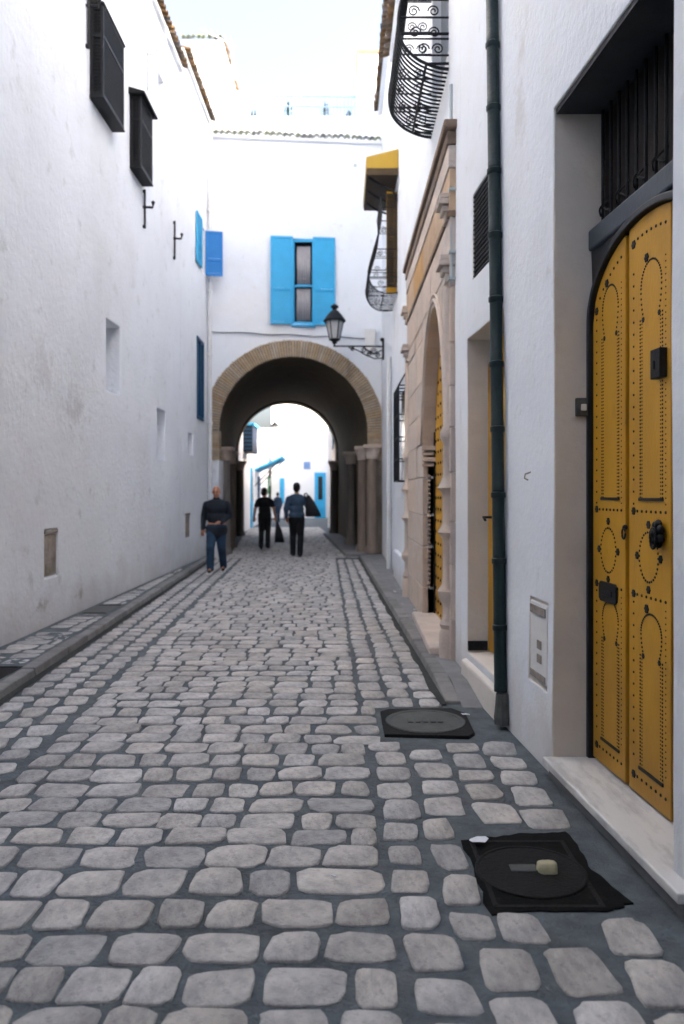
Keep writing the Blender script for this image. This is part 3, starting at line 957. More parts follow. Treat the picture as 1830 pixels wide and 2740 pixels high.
# terrace parapet, posts, blue railing
tpz = MB()
def tb(mb, x0, x1, y0, y1, z0, z1):
    mb.box((x0, y0, z0), (x1, y1, z1))
tb(tpz, -3.3, 1.0, 20.0, 20.25, ZT, 11.03)
tb(tpz, -3.28, -2.39, 20.003, 20.247, 11.03, 11.66)
tb(tpz, .37, .98, 20.003, 20.247, 11.03, 11.66)
tpz.build('terrace_parapet', M['plaster'], ah, bevel=.02)
rl = MB()
rl.tube([(-2.38, 20.12, 11.62), (.36, 20.12, 11.56)], .028, 8)
rl.tube([(-2.38, 20.12, 11.34), (.36, 20.12, 11.30)], .018, 6)
ro = rl.build('railing', M['blue_pale'], ah)
for k in range(30):
    b = MB()
    x = -2.33 + k * .092
    b.tube([(x, 20.12, 11.03), (x, 20.12, 11.6 - .002 * k)], .010, 5)
    b.build('baluster', M['blue_pale'], ro)
# cable, wall box, small marks on the facade
cb = MB()
pts = []
for k in range(25):
    x = -3.15 + k * (3.75 / 24)
    pts.append((x, FY(x) - .03, 5.39 - .09 * (k / 24) - .012 * math.sin(k * .9)))
cb.tube(pts, .011, 5)
cb.build('cable', M['iron'], ah)
bx_ = MB(); bx_.box((.56, FY(.6) - .08, 4.98), (.82, FY(.6) + .02, 5.52)); bx_.box((.6, FY(.6) - .092, 5.08), (.78, FY(.6) - .08, 5.42))
bx_.build('junction_box', M['panel_white'], ah, bevel=.008)
vt = MB(); vt.box((.28, FY(.3) - .012, 9.45), (.36, FY(.3) + .02, 9.53)); vt.build('vent', M['grey_pipe'], ah, bevel=.01)

# ------------------------------------------------------------------ right houses
nh = thing('whitewashed_house', 'tall white house on the right with a big studded yellow arched door', 'house', (XR(4.5), 4.5, 0))
DY0, DY1, DZ0, DZ1 = 3.04, 4.363, 0.108, 3.655
n_holes = [(DY0, DY1, 0.0, DZ1, 0.34), (5.36, 6.43, 0.27, 2.79, 0.24), (5.60, 6.22, 3.22, 3.87, 0.05), (4.455, 4.785, 0.44, 0.93, 0.02)]
mb = wall_mesh(PRf, -10, 6.7, -0.02, 12.1, n_holes, 8, step=0.5)
mb.build('wall', [M['plaster'], M['reveal']], nh, bevel=0.016, seg=3)
ph_ = thing('whitewashed_house', 'white house on the right with carved stone portal and bellied iron window grilles', 'house', (XR(10), 10, 0))
PO0, PO1 = 7.32, 9.32                                      # portal door opening
mb = wall_mesh(PRf, 6.704, 12.6, -0.02, 12.3, [(PO0, PO1, 0.0, 3.62, 0.45), (7.45, 8.8, 5.7, 7.6, .15)], 8)
mb.build('wall', [M['plaster'], M['plaster']], ph_, bevel=0.014)
mb = wall_mesh(PRf, 12.604, 14.9, -0.02, 9.62, [(14.15, 14.85, 5.3, 6.95, .12)], 8)
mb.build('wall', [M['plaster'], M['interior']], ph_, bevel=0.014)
mb = wall_mesh(PRf, 14.904, 19.6, -0.02, 10.72, [], 8)
mb.build('wall', [M['plaster'], M['plaster']], ph_, bevel=0.014)
for y0, y1, z in ((12.7, 14.88, 9.65), (14.92, 19.3, 10.75)):
    e = MB()
    e.hexa([(XR(y0) - .1, y0, z - .05), (XR(y0) + .4, y0, z - .05), (XR(y1) + .4, y1, z - .05), (XR(y1) - .1, y1, z - .05),
            (XR(y0) - .1, y0, z + .03), (XR(y0) + .4, y0, z + .03), (XR(y1) + .4, y1, z + .03), (XR(y1) - .1, y1, z + .03)])
    e.build('eave', M['plaster'], ph_, bevel=.01)
    n = int((y1 - y0) / .155)
    tile_row(ph_, tile_b, [(XR(y0) - .2, y0 + .08 + k * .155, z + .03) for k in range(n)], 0)

us_ = MB(); us_.box((2.2, 12.61, 9.7), (8, 19.5, 13.4)); us_.build('upper_storey', M['plaster'], ph_, bevel=.02)  # unseen set-back mass added to keep sun off the lane
# --- big yellow door
def D(y, z, d): return (1.73 - 0.0734 * y - d, y, z)
AC, AA, AB_, ASZ = 3.69, 0.635, 0.38, 2.47
def door_top(y, a=AA, b=AB_):
    t = max(-1, min(1, (y - AC) / a))
    return ASZ + b * math.sqrt(max(0, 1 - t * t))
tr = MB()
tr.prism([(DY0 - .02, 0.02), (DY1 + .02, 0.02), (DY1 + .02, DZ1 + .02), (DY0 - .02, DZ1 + .02)], D, -.10, -.03)
tr.build('transom', M['dark_wood'], nh)
fi, fo = [], []
for k in range(41):
    t = PI * k / 40
    fi.append((AC + AA * math.cos(t), ASZ + AB_ * math.sin(t)))
    fo.append((AC + (AA + .035) * math.cos(t), ASZ + (AB_ + .035) * math.sin(t) + .0))
fi = [(AC + AA, DZ0)] + fi + [(AC - AA, DZ0)]
fo = [(AC + AA + .035, DZ0)] + fo + [(AC - AA - .035, DZ0)]
f = MB(); f.strip(fi, fo, D, -.03, .075)
dfo = f.build('door_frame', M['dark_frame'], nh, bevel=.006, seg=2)
sp = MB()
outer = [(DY1 - .002, ASZ - .05)] + [(DY1 - .002 if False else min(DY1 - .002, AC + (AA + .035) * math.cos(PI * k / 40)), ASZ + (AB_ + .17) * math.sin(PI * k / 40)) for k in range(12)]
zb0, zb1 = 2.87, 2.985
spn = MB()
ins = [(AC + (AA + .004) * math.cos(PI * k / 40), ASZ + (AB_ + .006) * math.sin(PI * k / 40)) for k in range(41)]
outs = [(max(DY0 + .003, min(DY1 - .003, AC + (AA + .6) * math.cos(PI * k / 40))), zb0) for k in range(41)]
spn.strip(ins, outs, D, -.028, .045)
spn.build('spandrel', M['dark_frame'], nh)
bm_ = MB(); bm_.prism([(DY0 + .004, zb0), (DY1 - .004, zb0), (DY1 - .004, zb1), (DY0 + .004, zb1)], D, -.027, .065)
bm_.build('transom_beam', M['beam'], nh, bevel=.012)
for k in range(13):                                        # upright bars above the arch
    yb = DY0 + .05 + k * .102
    zb = zb1 - .005
    b = MB()
    b.tube([D(yb, zb, .0), D(yb, DZ1 + .0, .0)], .009, 6)
    cl = [D(yb + .028 * math.sin(t * .5) * (1 if k % 2 else -1), zb + .07 + .02 * t * .5, .01 + .018 * math.sin(t * .6)) for t in range(8)]
    b.tube(cl, .006, 5)
    b.build('transom_bar', M['iron'], nh)
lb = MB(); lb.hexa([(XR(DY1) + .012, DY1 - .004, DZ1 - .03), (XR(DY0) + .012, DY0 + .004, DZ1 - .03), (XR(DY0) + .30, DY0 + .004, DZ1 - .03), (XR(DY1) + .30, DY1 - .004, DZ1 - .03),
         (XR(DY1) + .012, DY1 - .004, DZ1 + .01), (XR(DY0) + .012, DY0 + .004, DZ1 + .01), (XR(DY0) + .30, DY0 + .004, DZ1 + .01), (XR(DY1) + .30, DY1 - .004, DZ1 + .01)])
lb.build('lintel_shade_board', M['lintel_shade_tone'], nh)  # added lining, its dark colour paints in the shade under the lintel
leaves = [(4.325, 3.915), (3.875, 3.455), (3.415, 3.055)]
def stud(mb, y, z, r, d=.05):
    c = D(y, z, d)
    n = 6
    ring = [mb.vert((c[0] + .001, y + r * math.cos(2 * PI * k / n), z + r * math.sin(2 * PI * k / n))) for k in range(n)]
    r2 = [mb.vert((c[0] - r * .45, y + r * .6 * math.cos(2 * PI * k / n), z + r * .6 * math.sin(2 * PI * k / n))) for k in range(n)]
    for k in range(n):
        mb.face((ring[k], ring[(k + 1) % n], r2[(k + 1) % n], r2[k]))
    mb.face(r2)
def flower(mb, y, z, r):
    for k in range(6):
        stud(mb, y + r * .6 * math.cos(PI * k / 3), z + r * .6 * math.sin(PI * k / 3), r * .5)
    stud(mb, y, z, r * .5)
def line(mb, p, q, pitch, r):
    n = max(1, int(math.hypot(q[0] - p[0], q[1] - p[1]) / pitch))
    for k in range(n + 1):
        t = k / n
        stud(mb, p[0] + (q[0] - p[0]) * t, p[1] + (q[1] - p[1]) * t, r)
def curve(mb, fn, n, r):
    for k in range(n + 1):
        stud(mb, *fn(k / n), r)
for li, (ya, yb) in enumerate(leaves):
    lo = [(ya, DZ0 + .015)]
    tops = [(ya + (yb - ya) * k / 14, door_top(ya + (yb - ya) * k / 14) - .006) for k in range(15)]
    loop = lo + tops + [(yb, DZ0 + .015)]
    d_ = MB(); d_.prism(loop, D, 0, .05)
    leaf = d_.build('door_leaf', M['yellow'], nh, bevel=.006, seg=2)
    s = MB()
    wd = ya - yb
    ym = (ya + yb) / 2
    e1, e2 = ya - .055, yb + .045
    p1, p2 = ya - .125, yb + .075
    pc, hw = (p1 + p2) / 2, (p1 - p2) / 2
    zt = lambda y_: door_top(y_) - .09
    # outer line of studs, following the arched top
    line(s, (e1, .30), (e1, 1.03), .056, .0075); line(s, (e1, 1.50), (e1, min(zt(e1), 2.6)), .056, .0075)
    line(s, (e2, .30), (e2, 1.03), .028, .005); line(s, (e2, 1.50), (e2, min(zt(e2), 2.6)), .028, .005)
    n = 7
    for k in range(n + 1):
        yy = e1 + (e2 - e1) * k / n
        stud(s, yy, door_top(yy) - .09, .009)
    flower(s, e1, door_top(e1) - .10, .022)
    # horizontal lines and rosettes
    for zz in (1.465, 1.07, .205):
        flower(s, e1, zz, .02)
        line(s, (e1 - .04, zz), (e2, zz), .042, .009)
    # horseshoe panels, upper and lower
    for (zb, zp, zc, ztop) in ((1.53, 2.36, 2.50, 2.62), (.26, .79, .90, .995)):
        for sg in (-1, 1):
            line(s, (pc + sg * hw, zb), (pc + sg * hw, zp), .017, .0065)
            line(s, (pc + sg * (hw - .018), zb), (pc + sg * (hw - .018), zp), .017, .005)
            flower(s, pc + sg * (hw - .03), zp, .014)
        rr = hw * .93
        curve(s, lambda t: (pc + rr * math.cos(-.75 + t * (PI + 1.5)), zc + (ztop - zc) * 1.0 * math.sin(-.75 + t * (PI + 1.5)) if math.sin(-.75 + t * (PI + 1.5)) > 0 else zc + (zc - zp) * 1.4 * math.sin(-.75 + t * (PI + 1.5))), 34, .007)
        flower(s, pc + hw * .4, ztop + .02, .022)
    # oval
    for k in range(30):
        a = 2 * PI * k / 30
        stud(s, ym + .095 * math.cos(a), 1.255 + .115 * math.sin(a), .0075)
    for a in range(4):
        flower(s, ym + .118 * math.cos(a * PI / 2), 1.255 + .15 * math.sin(a * PI / 2), .02)
    so = s.build('stud_work', M['iron'], leaf)
    tag(so, kind='stuff')
    # flat iron straps
    st = MB()
    for zz in (1.515, .25):
        st.prism([(p1 + .01, zz), (p2 - .01, zz), (p2 - .01, zz + .014), (p1 + .01, zz + .014)], D, .05, .056)
    st.build('strap', M['iron'], leaf)
    if li == 0:
        ls = MB(); ls.prism([(4.20, .985), (4.02, .985), (4.0, 1.0), (4.0, 1.075), (4.02, 1.09), (4.20, 1.09), (4.22, 1.075), (4.22, 1.0)], D, .05, .062)
        ls.prism([(4.18, 1.02), (4.04, 1.02), (4.04, 1.05), (4.18, 1.05)], D, .062, .068)
        ls.build('letter_slot', M['iron'], leaf, bevel=.003, seg=1)
    if li == 1:
        kn = MB()
        c = D(3.535, 1.37, .06)
        for k in range(7):
            a = 2 * PI * k / 7
            kn.ball((c[0] - .01, c[1] + .035 * math.cos(a), c[2] + .042 * math.sin(a)), (.018, .024, .024), 8, 5)
        kn.ball((c[0] - .02, c[1], c[2]), (.025, .026, .026), 8, 6)
        kn.tube([(c[0] - .03, c[1] + .032 * math.cos(t * PI / 8), c[2] - .02 + .045 * math.sin(t * PI / 8)) for t in range(16)], .007, 6, closed=True)
        kn.build('knocker', M['iron'], leaf, smooth=True)
        lk = MB(); lk.prism([(3.575, 2.06), (3.485, 2.06), (3.485, 2.19), (3.575, 2.19)], D, .05, .085)
        lk.prism([(3.545, 2.10), (3.53, 2.10), (3.53, 2.14), (3.545, 2.14)], D, .085, .09)
        lk.build('lock_case', M['iron'], leaf, bevel=.006)
        hd = MB()
        c = D(3.895, 1.365, .055)
        hd.tube([(c[0] - .012, c[1] + .022 * math.cos(t * PI / 6), c[2] - .012 + .026 * math.sin(t * PI / 6)) for t in range(12)], .005, 6, closed=True)
        hd.ball((c[0] - .005, c[1], c[2] + .018), .014)
        hd.build('pull_ring', M['iron'], leaf, smooth=True)
for ya, yb in ((3.914, 3.876), (3.454, 3.416)):
    s = MB(); s.prism([(ya, DZ0 + .01), (ya, door_top(ya) - .01), (yb, door_top(yb) - .01), (yb, DZ0 + .01)], D, -.02, .022)
    s.build('cover_strip', M['seam_brown'], nh)
# marble threshold and its base
th = MB(); th.hexa([(XR(4.40) - .065, 4.355, .07), (XR(2.86) - .065, 2.86, .07), (1.53, 2.86, .07), (1.46, 4.355, .07),
                    (XR(4.40) - .065, 4.355, .112), (XR(2.86) - .065, 2.86, .112), (1.53, 2.86, .112), (1.46, 4.355, .112)])
th.build('threshold', M['marble'], nh, bevel=.008)
tb_ = MB(); tb_.hexa([(XR(4.40) - .03, 4.34, -.02), (XR(2.86) - .03, 2.88, -.02), (1.5, 2.88, -.02), (1.44, 4.34, -.02),
                      (XR(4.40) - .03, 4.34, .069), (XR(2.86) - .03, 2.88, .069), (1.5, 2.88, .069), (1.44, 4.34, .069)])
tb_.build('step_base', M['concrete'], nh)
# bell push on the reveal
bl = MB(); bl.box((1.275, 4.335, 1.97), (1.355, 4.36, 2.07)); bl.build('bell_plate', M['cover_grey'], nh, bevel=.005)
bl = MB(); bl.box((1.30, 4.325, 2.0), (1.33, 4.336, 2.035)); bl.build('bell_button', M['panel_white'], nh, bevel=.004)
# meter cover in the wall
xm = XR(4.62)
def PRd(y, z, d): return (XR(y) + .0 - d, y, z)
mc = MB()
mc.prism([(4.47, .46), (4.77, .46), (4.77, .915), (4.47, .915)], PRd, -.018, .003)
mco = mc.build('meter_cover', M['panel_white'], nh, bevel=.006)
for (a, b, c, d, m) in ((4.49, 4.76, .845, .895, 'panel_brown'), (4.49, 4.76, .47, .51, 'panel_brown'), (4.56, 4.63, .57, .62, 'panel_dirt'), (4.56, 4.63, .65, .70, 'panel_dirt')):
    q = MB(); q.prism([(a, c), (b, c), (b, d), (a, d)], PRd, .003, .010); q.build('slot', M[m], mco, bevel=.002)
# hook on the wall
hk = MB(); xx = XR(4.78)
hk.tube([(xx + .01, 4.78, 1.68), (xx - .03, 4.78, 1.665), (xx - .035, 4.78, 1.64), (xx - .012, 4.79, 1.63)], .005, 6); hk.build('hook', M['panel_dirt'], nh)
# second yellow door in its recess, threshold
d2 = MB()
d2.prism([(5.38, .29), (6.41, .29), (6.41, 2.6)] + [(5.895 + .515 * math.cos(t * PI / 12), 2.42 + .33 * math.sin(t * PI / 12)) for t in range(13)] + [(5.38, 2.6)][:0] + [(5.38, 2.42)], lambda y, z, d: (XR(y) + d, y, z), .165, .22)
d2o = d2.build('door_leaf', M['yellow'], nh, bevel=.006)
hb = MB(); hb.tube([(XR(6.3) + .165, 6.3, 1.36), (XR(6.3) + .10, 6.3, 1.36), (XR(6.3) + .10, 6.22, 1.34)], .011, 6); hb.build('door_handle', M['iron'], d2o)
sk = MB(); sk.prism([(6.405, .285), (6.425, .285), (6.425, .36), (6.405, .36)], lambda y, z, d: (XR(y) + d, y, z), .005, .16); sk.build('skirting', M['interior'], nh)
t2 = MB(); t2.hexa([(XR(6.5) - .035, 6.5, -.02), (XR(5.5) - .03, 5.35, -.02), (XR(5.35) + .2, 5.35, 0), (XR(6.4) + .2, 6.42, 0),
                    (XR(6.5) - .035, 6.5, .2), (XR(5.5) - .03, 5.35, .2), (XR(5.35) + .2, 5.35, .272), (XR(6.4) + .2, 6.42, .272)])
t2.build('door_step', M['reveal'], nh, bevel=.02)
# fine vent grille over it
gr = MB()
gr.prism([(5.605, 3.225), (6.215, 3.225), (6.215, 3.865), (5.605, 3.865)], lambda y, z, d: (XR(y) + d, y, z), .03, .045)
gro = gr.build('vent_window', M['interior'], nh)
gl = MB()
for k in range(17):
    yy = 5.62 + k * .0365
    gl.prism([(yy - .004, 3.225), (yy + .004, 3.225), (yy + .004, 3.865), (yy - .004, 3.865)], lambda y, z, d: (XR(y) + d, y, z), .006, .014)
for k in range(18):
    zz = 3.24 + k * .0362
    gl.prism([(5.605, zz - .004), (6.215, zz - .004), (6.215, zz + .004), (5.605, zz + .004)], lambda y, z, d: (XR(y) + d, y, z), .0, .006)
tag(gl.build('vent_lattice', M['iron'], gro), kind='stuff')
# glazed green drainpipe, slightly leaning, in sockets
p0, p1_ = Vector((XR(5.27) - .045, 5.27, .24)), Vector((XR(5.56) - .05, 5.56, 7.0))
zz = .24
k = 0
while zz < 7.0:
    l = .44
    a = p0.lerp(p1_, (zz - .24) / 6.76); b = p0.lerp(p1_, (zz + l - .24) / 6.76)
    s = MB()
    tdir = (b - a)
    s.tube([a, a + tdir * .1, a + tdir * .105, a + tdir * .9, a + tdir * .99], [.043, .043, .042, .042, .043], 14)
    s.tube([a + tdir * .90, a + tdir * .92, a + tdir * .985, a + tdir * .995], [.042, .0495, .0495, .044], 14)
    s.build('pipe_section', M['teal_pipe'], nh, autosmooth=50)
    zz += l; k += 1
ft = MB(); ft.lathe([(.055, 0), (.058, .05), (.05, .12), (.045, .2)], (p0.x + .01, p0.y - .02, .03), 10); ft.build('pipe_shoe', M['cover_grey'], nh)
# conduit with clips by the portal
cd = MB()
xx = XR(7.0) - .035
cd.tube([(xx, 7.02, 5.15), (xx, 6.98, 3.4)], .016, 8)
for z in (4.75, 4.2, 3.65, 3.42):
    cd.box((xx - .025, 6.95, z), (xx + .04, 7.03, z + .02))
cd.build('conduit', M['grey_pipe'], ph_)

# --- carved stone portal
def Pp(y, z, d): return (XR(y) - d, y, z)
Q0, Q1 = 6.98, 11.45
oc = (PO0 + PO1) / 2
oh = (PO1 - PO0) / 2
def horseshoe(n=24, grow=0.0):                             # pointed horseshoe outline, springing at 2.1
    pts = []
    for k in range(n + 1):
        t = -1 + 2 * k / n
        y_ = oc + (oh + grow) * t
        a = 1 - abs(t)
        z_ = 2.1 + (1.38 + grow) * (1 - abs(t) ** 2.1) ** .62
        pts.append((y_, z_))
    return pts
hs = horseshoe()
pm = MB()                                                  # carved panel over the arch
top = 3.55
pm_loop_l = hs
for (ya, za), (yb, zb) in zip(hs, hs[1:]):
    pm.hexa([Pp(ya, za, -.42), Pp(yb, zb, -.42), Pp(yb, zb, .045), Pp(ya, za, .045), Pp(ya, top, -.42), Pp(yb, top, -.42), Pp(yb, top, .045), Pp(ya, top, .045)])
pm.build('arch_panel', M['stone_pink'], ph_)
md = MB()
for gr_, rr in ((.05, .022), (.11, .014)):
    md.tube([Pp(y_, z_ + .01, .05) for y_, z_ in horseshoe(30, gr_)], rr, 6)
md.build('arch_moulding', M['stone_pink'], ph_, smooth=True)
z = .06
c = 0
while z < 3.54:                                            # stone courses, both sides of the opening
    h = min(rnd.uniform(.36, .5), 3.55 - z)
    for (a, b) in ((Q0, PO0), (PO1, PO1 + rnd.uniform(.7, 1.3)), (None, Q1)):
        if a is None:
            a = last + .006
        s = MB()
        s.prism([(a, z), (b - .003, z), (b - .003, z + h - .007), (a, z + h - .007)], Pp, -.42 if a in (Q0, PO1) else -.1, .045 + rnd.uniform(-.006, .006))
        s.build('stone_block', M['stone_pink'], ph_, bevel=.006, seg=1)
        last = b
    z += h
bands = [(3.555, 3.97, .052, 'stone_pink'), (3.974, 4.03, .066, 'stone_brown'), (4.034, 4.40, .055, 'stone_orange'), (4.404, 4.60, .066, 'stone_pink'), (4.604, 4.72, .08, 'stone_brown')]
for a, b, d, m in bands:
    yy = Q0 - (d - .045) * .5
    s = MB()
    seg = rnd.randint(4, 6)
    E = [yy + (Q1 - yy) * k / seg for k in range(seg + 1)]
    for u, v in zip(E, E[1:]):
        s = MB()
        s.prism([(u, a), (v - .004, a), (v - .004, b), (u, b)], Pp, -.06, d + rnd.uniform(-.003, .003))
        s.build('frieze_block', M[m], ph_, bevel=.008)
cn = MB()
cn.prism([(Q0 - .08, 4.725), (Q1 + .08, 4.725), (Q1 + .08, 4.80), (Q0 - .08, 4.80)], Pp, -.05, .11)
cn.build('cornice', M['stone_brown'], ph_, bevel=.015)
# corbels and ringed engaged columns at the two ends
for yy in (Q0 + .15, Q1 - .1):
    for zc in (4.10, 3.56):
        k = MB()
        for (h0, h1, dd, hw_) in ((0, .05, .145, .13), (.05, .10, .13, .12), (-.06, 0, .11, .10), (-.14, -.06, .085, .085)):
            k.prism([(yy - hw_, zc + h0), (yy + hw_, zc + h0), (yy + hw_, zc + h1 - .002), (yy - hw_, zc + h1 - .002)], Pp, .02, dd)
        k.build('corbel', M['stone_pink'], ph_, bevel=.01)
    r = .06
    xc = XR(yy) - .035
    prof = [(r * 1.5, .05), (r * 1.55, .3), (r * 1.25, .34), (r * 1.5, .38), (r, .44), (r * 1.0, .56), (r * 1.7, .63), (r * 1.75, .68), (r * 1.1, .74), (r, .8), (r, 1.12), (r * 1.15, 1.15), (r * 1.75, 1.2), (r * 1.3, 1.25), (r, 1.28),
            (r, 1.52), (r * 1.15, 1.55), (r * 1.75, 1.6), (r * 1.3, 1.65), (r * .95, 1.7), (r * .95, 2.0), (r * 1.4, 2.04), (r * 1.4, 2.1), (r * .95, 2.14), (r * .9, 3.4)]
    k = MB(); k.lathe(prof, (xc, yy, 0), 14)
    k.build('engaged_column', M['stone_pink'], ph_, autosmooth=35)
# capital band and carved studs on the far jamb
for (z0, z1, d) in ((1.86, 1.9, .02), (1.92, 1.97, .035), (1.99, 2.03, .03), (2.05, 2.10, .045)):
    k = MB(); k.box((XR(PO1) - .06, PO1 - d, z0), (XR(PO1) + .2, PO1 - .002, z1)); k.build('capital_band', M['stone_pink'], ph_, bevel=.006)
ch = MB()
zz = .45
while zz < 1.8:
    ch.ball((XR(PO1) + .03, PO1 - .004, zz), (.02, .012, .018), 6, 4); zz += .052
tag(ch.build('carved_beading', M['stone_pink'], ph_, smooth=True), kind='stuff')
# portal door leaf, studs, step
pd = MB()
PX = .10
pd.prism([(PO0, .1)] + [(y_, z_ - .0) for y_, z_ in hs] + [(PO1, .1)], lambda y, z, d: (XR(y) + PX + d, y, z), 0, .05)
pdo = pd.build('portal_door', M['yellow'], ph_)
ps = MB()
for yy in [PO1 - .10 - k * .22 for k in range(9)]:
    zz = .2
    while zz < 2.1 + 1.25 * (1 - min(1, abs((yy - oc) / oh)) ** 2.1) ** .62 - .1:
        ps.ball((XR(yy) + PX - .002, yy, zz), (.012, .018, .018), 6, 4); zz += .13
tag(ps.build('door_studs', M['iron'], pdo), kind='stuff')
fr = MB(); fr.box((XR(PO1) + PX - .02, PO1 - .03, .1), (XR(PO1) + PX + .0, PO1 - .002, 2.3)); fr.build('door_post', M['dark_frame'], pdo)
st = MB(); st.hexa([(XR(7.3) - .2, 7.25, .0), (XR(9.4) - .16, 9.45, .0), (XR(9.4) + .2, 9.45, .0), (XR(7.3) + .2, 7.25, .0),
                    (XR(7.3) - .2, 7.25, .15), (XR(9.4) - .16, 9.45, .15), (XR(9.4) + .2, 9.45, .15), (XR(7.3) + .2, 7.25, .15)])
st.build('door_step', M['stone_pink'], ph_, bevel=.02)

# --- bellied iron grilles
def bar_mesh(prof, r, n=5):
    mb = MB(); mb.tube([(-d, 0, z) for d, z in prof], r, n)
    return mb.mesh('bar', M['iron'], True)
def smooth_prof(P, n=4):
    out = []
    for k in range(len(P) - 1):
        p0 = P[max(k - 1, 0)]; p1 = P[k]; p2 = P[k + 1]; p3 = P[min(k + 2, len(P) - 1)]
        for j in range(n):
            t = j / n
            out.append(tuple(.5 * ((2 * p1[i]) + (-p0[i] + p2[i]) * t + (2 * p0[i] - 5 * p1[i] + 4 * p2[i] - p3[i]) * t * t + (-p0[i] + 3 * p1[i] - 3 * p2[i] + p3[i]) * t ** 3) for i in (0, 1)))
    return out + [P[-1]]
def spiral(c, r, turns, fn, n=18, flip=1):
    return [fn(c[0] + flip * r * (1 - .8 * k / n) * math.cos(turns * 2 * PI * k / n), c[1] + r * (1 - .8 * k / n) * math.sin(turns * 2 * PI * k / n)) for k in range(n + 1)]
def belly_grille(par, y0, y1, prof, n, r, label, rails, side_rings):
    P = smooth_prof(prof)
    fr = MB()
    ztop, zbot = prof[0][1], prof[-1][1]
    ym = (y0 + y1) / 2
    def W_(y, d, z): return (XR(y) - d, y, z)
    for yy in (y0, y1):
        fr.tube([W_(yy, d, z) for d, z in P], r * 1.5, 6)
    for t in rails:
        d, z = P[int(t * (len(P) - 1))]
        fr.tube([W_(y0, 0, z), W_(y0, d, z), W_(y1, d, z), W_(y1, 0, z)], r * 1.3, 5)
    o = fr.build('window_grille', M['iron'], par)
    tag(o, label)
    me = bar_mesh(P, r)
    for k in range(1, n):
        yy = y0 + (y1 - y0) * k / n
        b = link('bar', me, o)
        b.location = (XR(yy), yy, 0)
    s = MB()
    for yy in (y0, y1):                                    # side scrolls and bars
        for t in side_rings:
            d, z = P[int(t * (len(P) - 1))]
            if d > .1:
                s.tube([W_(yy, 0, z), W_(yy, d, z)], r * .9, 5)
                for q in (.3, .7):
                    s.tube(spiral((d * q, z + .06), .055, 1.6, lambda a, b: W_(yy, a, b), flip=1 if q < .5 else -1), r * .7, 5)
    # scrolls across the front, upper part
    for k in range(1, n, 2):
        yy = y0 + (y1 - y0) * k / n
        for t in (.08, .16, .24, .34):
            d, z = P[int(t * (len(P) - 1))]
            s.tube(spiral((yy, z), .05, 1.7, lambda a, b: (XR(a) - d, a, b), flip=1 if k % 4 == 1 else -1), r * .7, 5)
    s.build('scroll_work', M['iron'], o)
    tag(o.children[-1], kind='stuff')
    return o
belly_grille(ph_, 7.42, 8.84, [(.30, 7.6), (.28, 7.1), (.30, 6.75), (.36, 6.42), (.44, 6.15), (.47, 5.93), (.43, 5.74), (.30, 5.6), (.12, 5.52), (0, 5.5)],
             19, .0105, 'large black iron grille with swelling belly and scrolls', (0.02, .2, .45, .62, .86), (.05, .15, .25, .35, .45, .55, .65, .75))
pn = MB(); pn.box((XR(8) + .1, 7.46, 5.71), (XR(8) + .13, 8.79, 7.59)); pn.build('window_pane', M['glass'], ph_)
belly_grille(ph_, 14.02, 15.35, [(.30, 6.8), (.28, 6.5), (.32, 6.2), (.42, 5.85), (.50, 5.55), (.52, 5.4), (.46, 5.22), (.33, 5.1), (.15, 5.06), (0, 5.08)],
             10, .008, 'smaller black iron belly grille under the yellow hood', (.02, .35, .6, .85), (.1, .25, .4, .55, .7))
hd = MB()                                                  # yellow hood over it
y0, y1 = 13.8, 15.75
X0 = XR(14.5)
hd.hexa([(X0 - .56, y0, 7.18), (X0 + .0, y0, 7.18), (X0 + .0, y1, 7.18), (X0 - .56, y1, 7.18), (X0 - .56, y0, 7.38), (X0, y0, 7.52), (X0, y1, 7.52), (X0 - .56, y1, 7.38)])
ho = hd.build('hood', M['yellow_bright'], ph_, bevel=.006)
sf = MB(); sf.box((X0 - .545, y0 + .015, 7.13), (X0 - .005, y1 - .015, 7.178)); sf.build('hood_soffit', M['brown_wood'], ho)
sf = MB(); sf.box((X0 - .555, y0 - .02, 7.06), (X0 - .005, y0 + .012, 7.176)); sf.build('hood_board', M['brown_wood'], ho)
for k in range(3):
    yy = y0 + .25 + k * .62
    b = MB(); b.tube([(X0 - .5, yy, 7.12), (X0 - .3, yy, 6.98), (X0 - .08, yy, 6.9), (X0 - .01, yy, 6.7)], .02, 6); b.build('hood_bracket', M['iron'], ho)
def Sh(u, z, d): return (X0 - u, 14.1 + d - .25 * u, z)
louvre_leaf(ph_, Sh, .01, .19, 5.2, 6.85, M['brown_wood'], split=.5)
sp_ = MB(); sp_.hexa([Sh(.005, 5.1, .036), Sh(.195, 5.1, .036), Sh(.195, 5.1, .05), Sh(.005, 5.1, .05), Sh(.005, 6.9, .036), Sh(.195, 6.9, .036), Sh(.195, 6.9, .05), Sh(.005, 6.9, .05)])
sp_.build('shutter_back', M['yellow'], ph_)
# flat barred window between portal and arch
gw = MB()
ya, yb, za, zb = 12.0, 13.05, 1.74, 3.18
xo = XR(12.5) - .13
for yy in [ya + (yb - ya) * k / 8 for k in range(9)]:
    gw.tube([(XR(yy) + .01, yy, za), (xo, yy, za), (xo, yy, zb), (XR(yy) + .01, yy, zb + .25)], .012, 5)
for z in (za, za + .33, za + .66, za + 1.0, zb - .1, zb - .05, zb):
    gw.tube([(XR(ya) + .01, ya, z), (xo, ya, z), (xo, yb, z), (XR(yb) + .01, yb, z)], .011, 5)
gwo = gw.build('window_grille', M['iron'], ph_)
tag(gwo, 'flat black barred grille beside the portal')
pn = MB(); pn.box((XR(12.5) - .012, ya + .04, za + .03), (XR(12.5) + .02, yb - .04, zb - .02)); pn.build('window_pane', M['glass'], gwo)
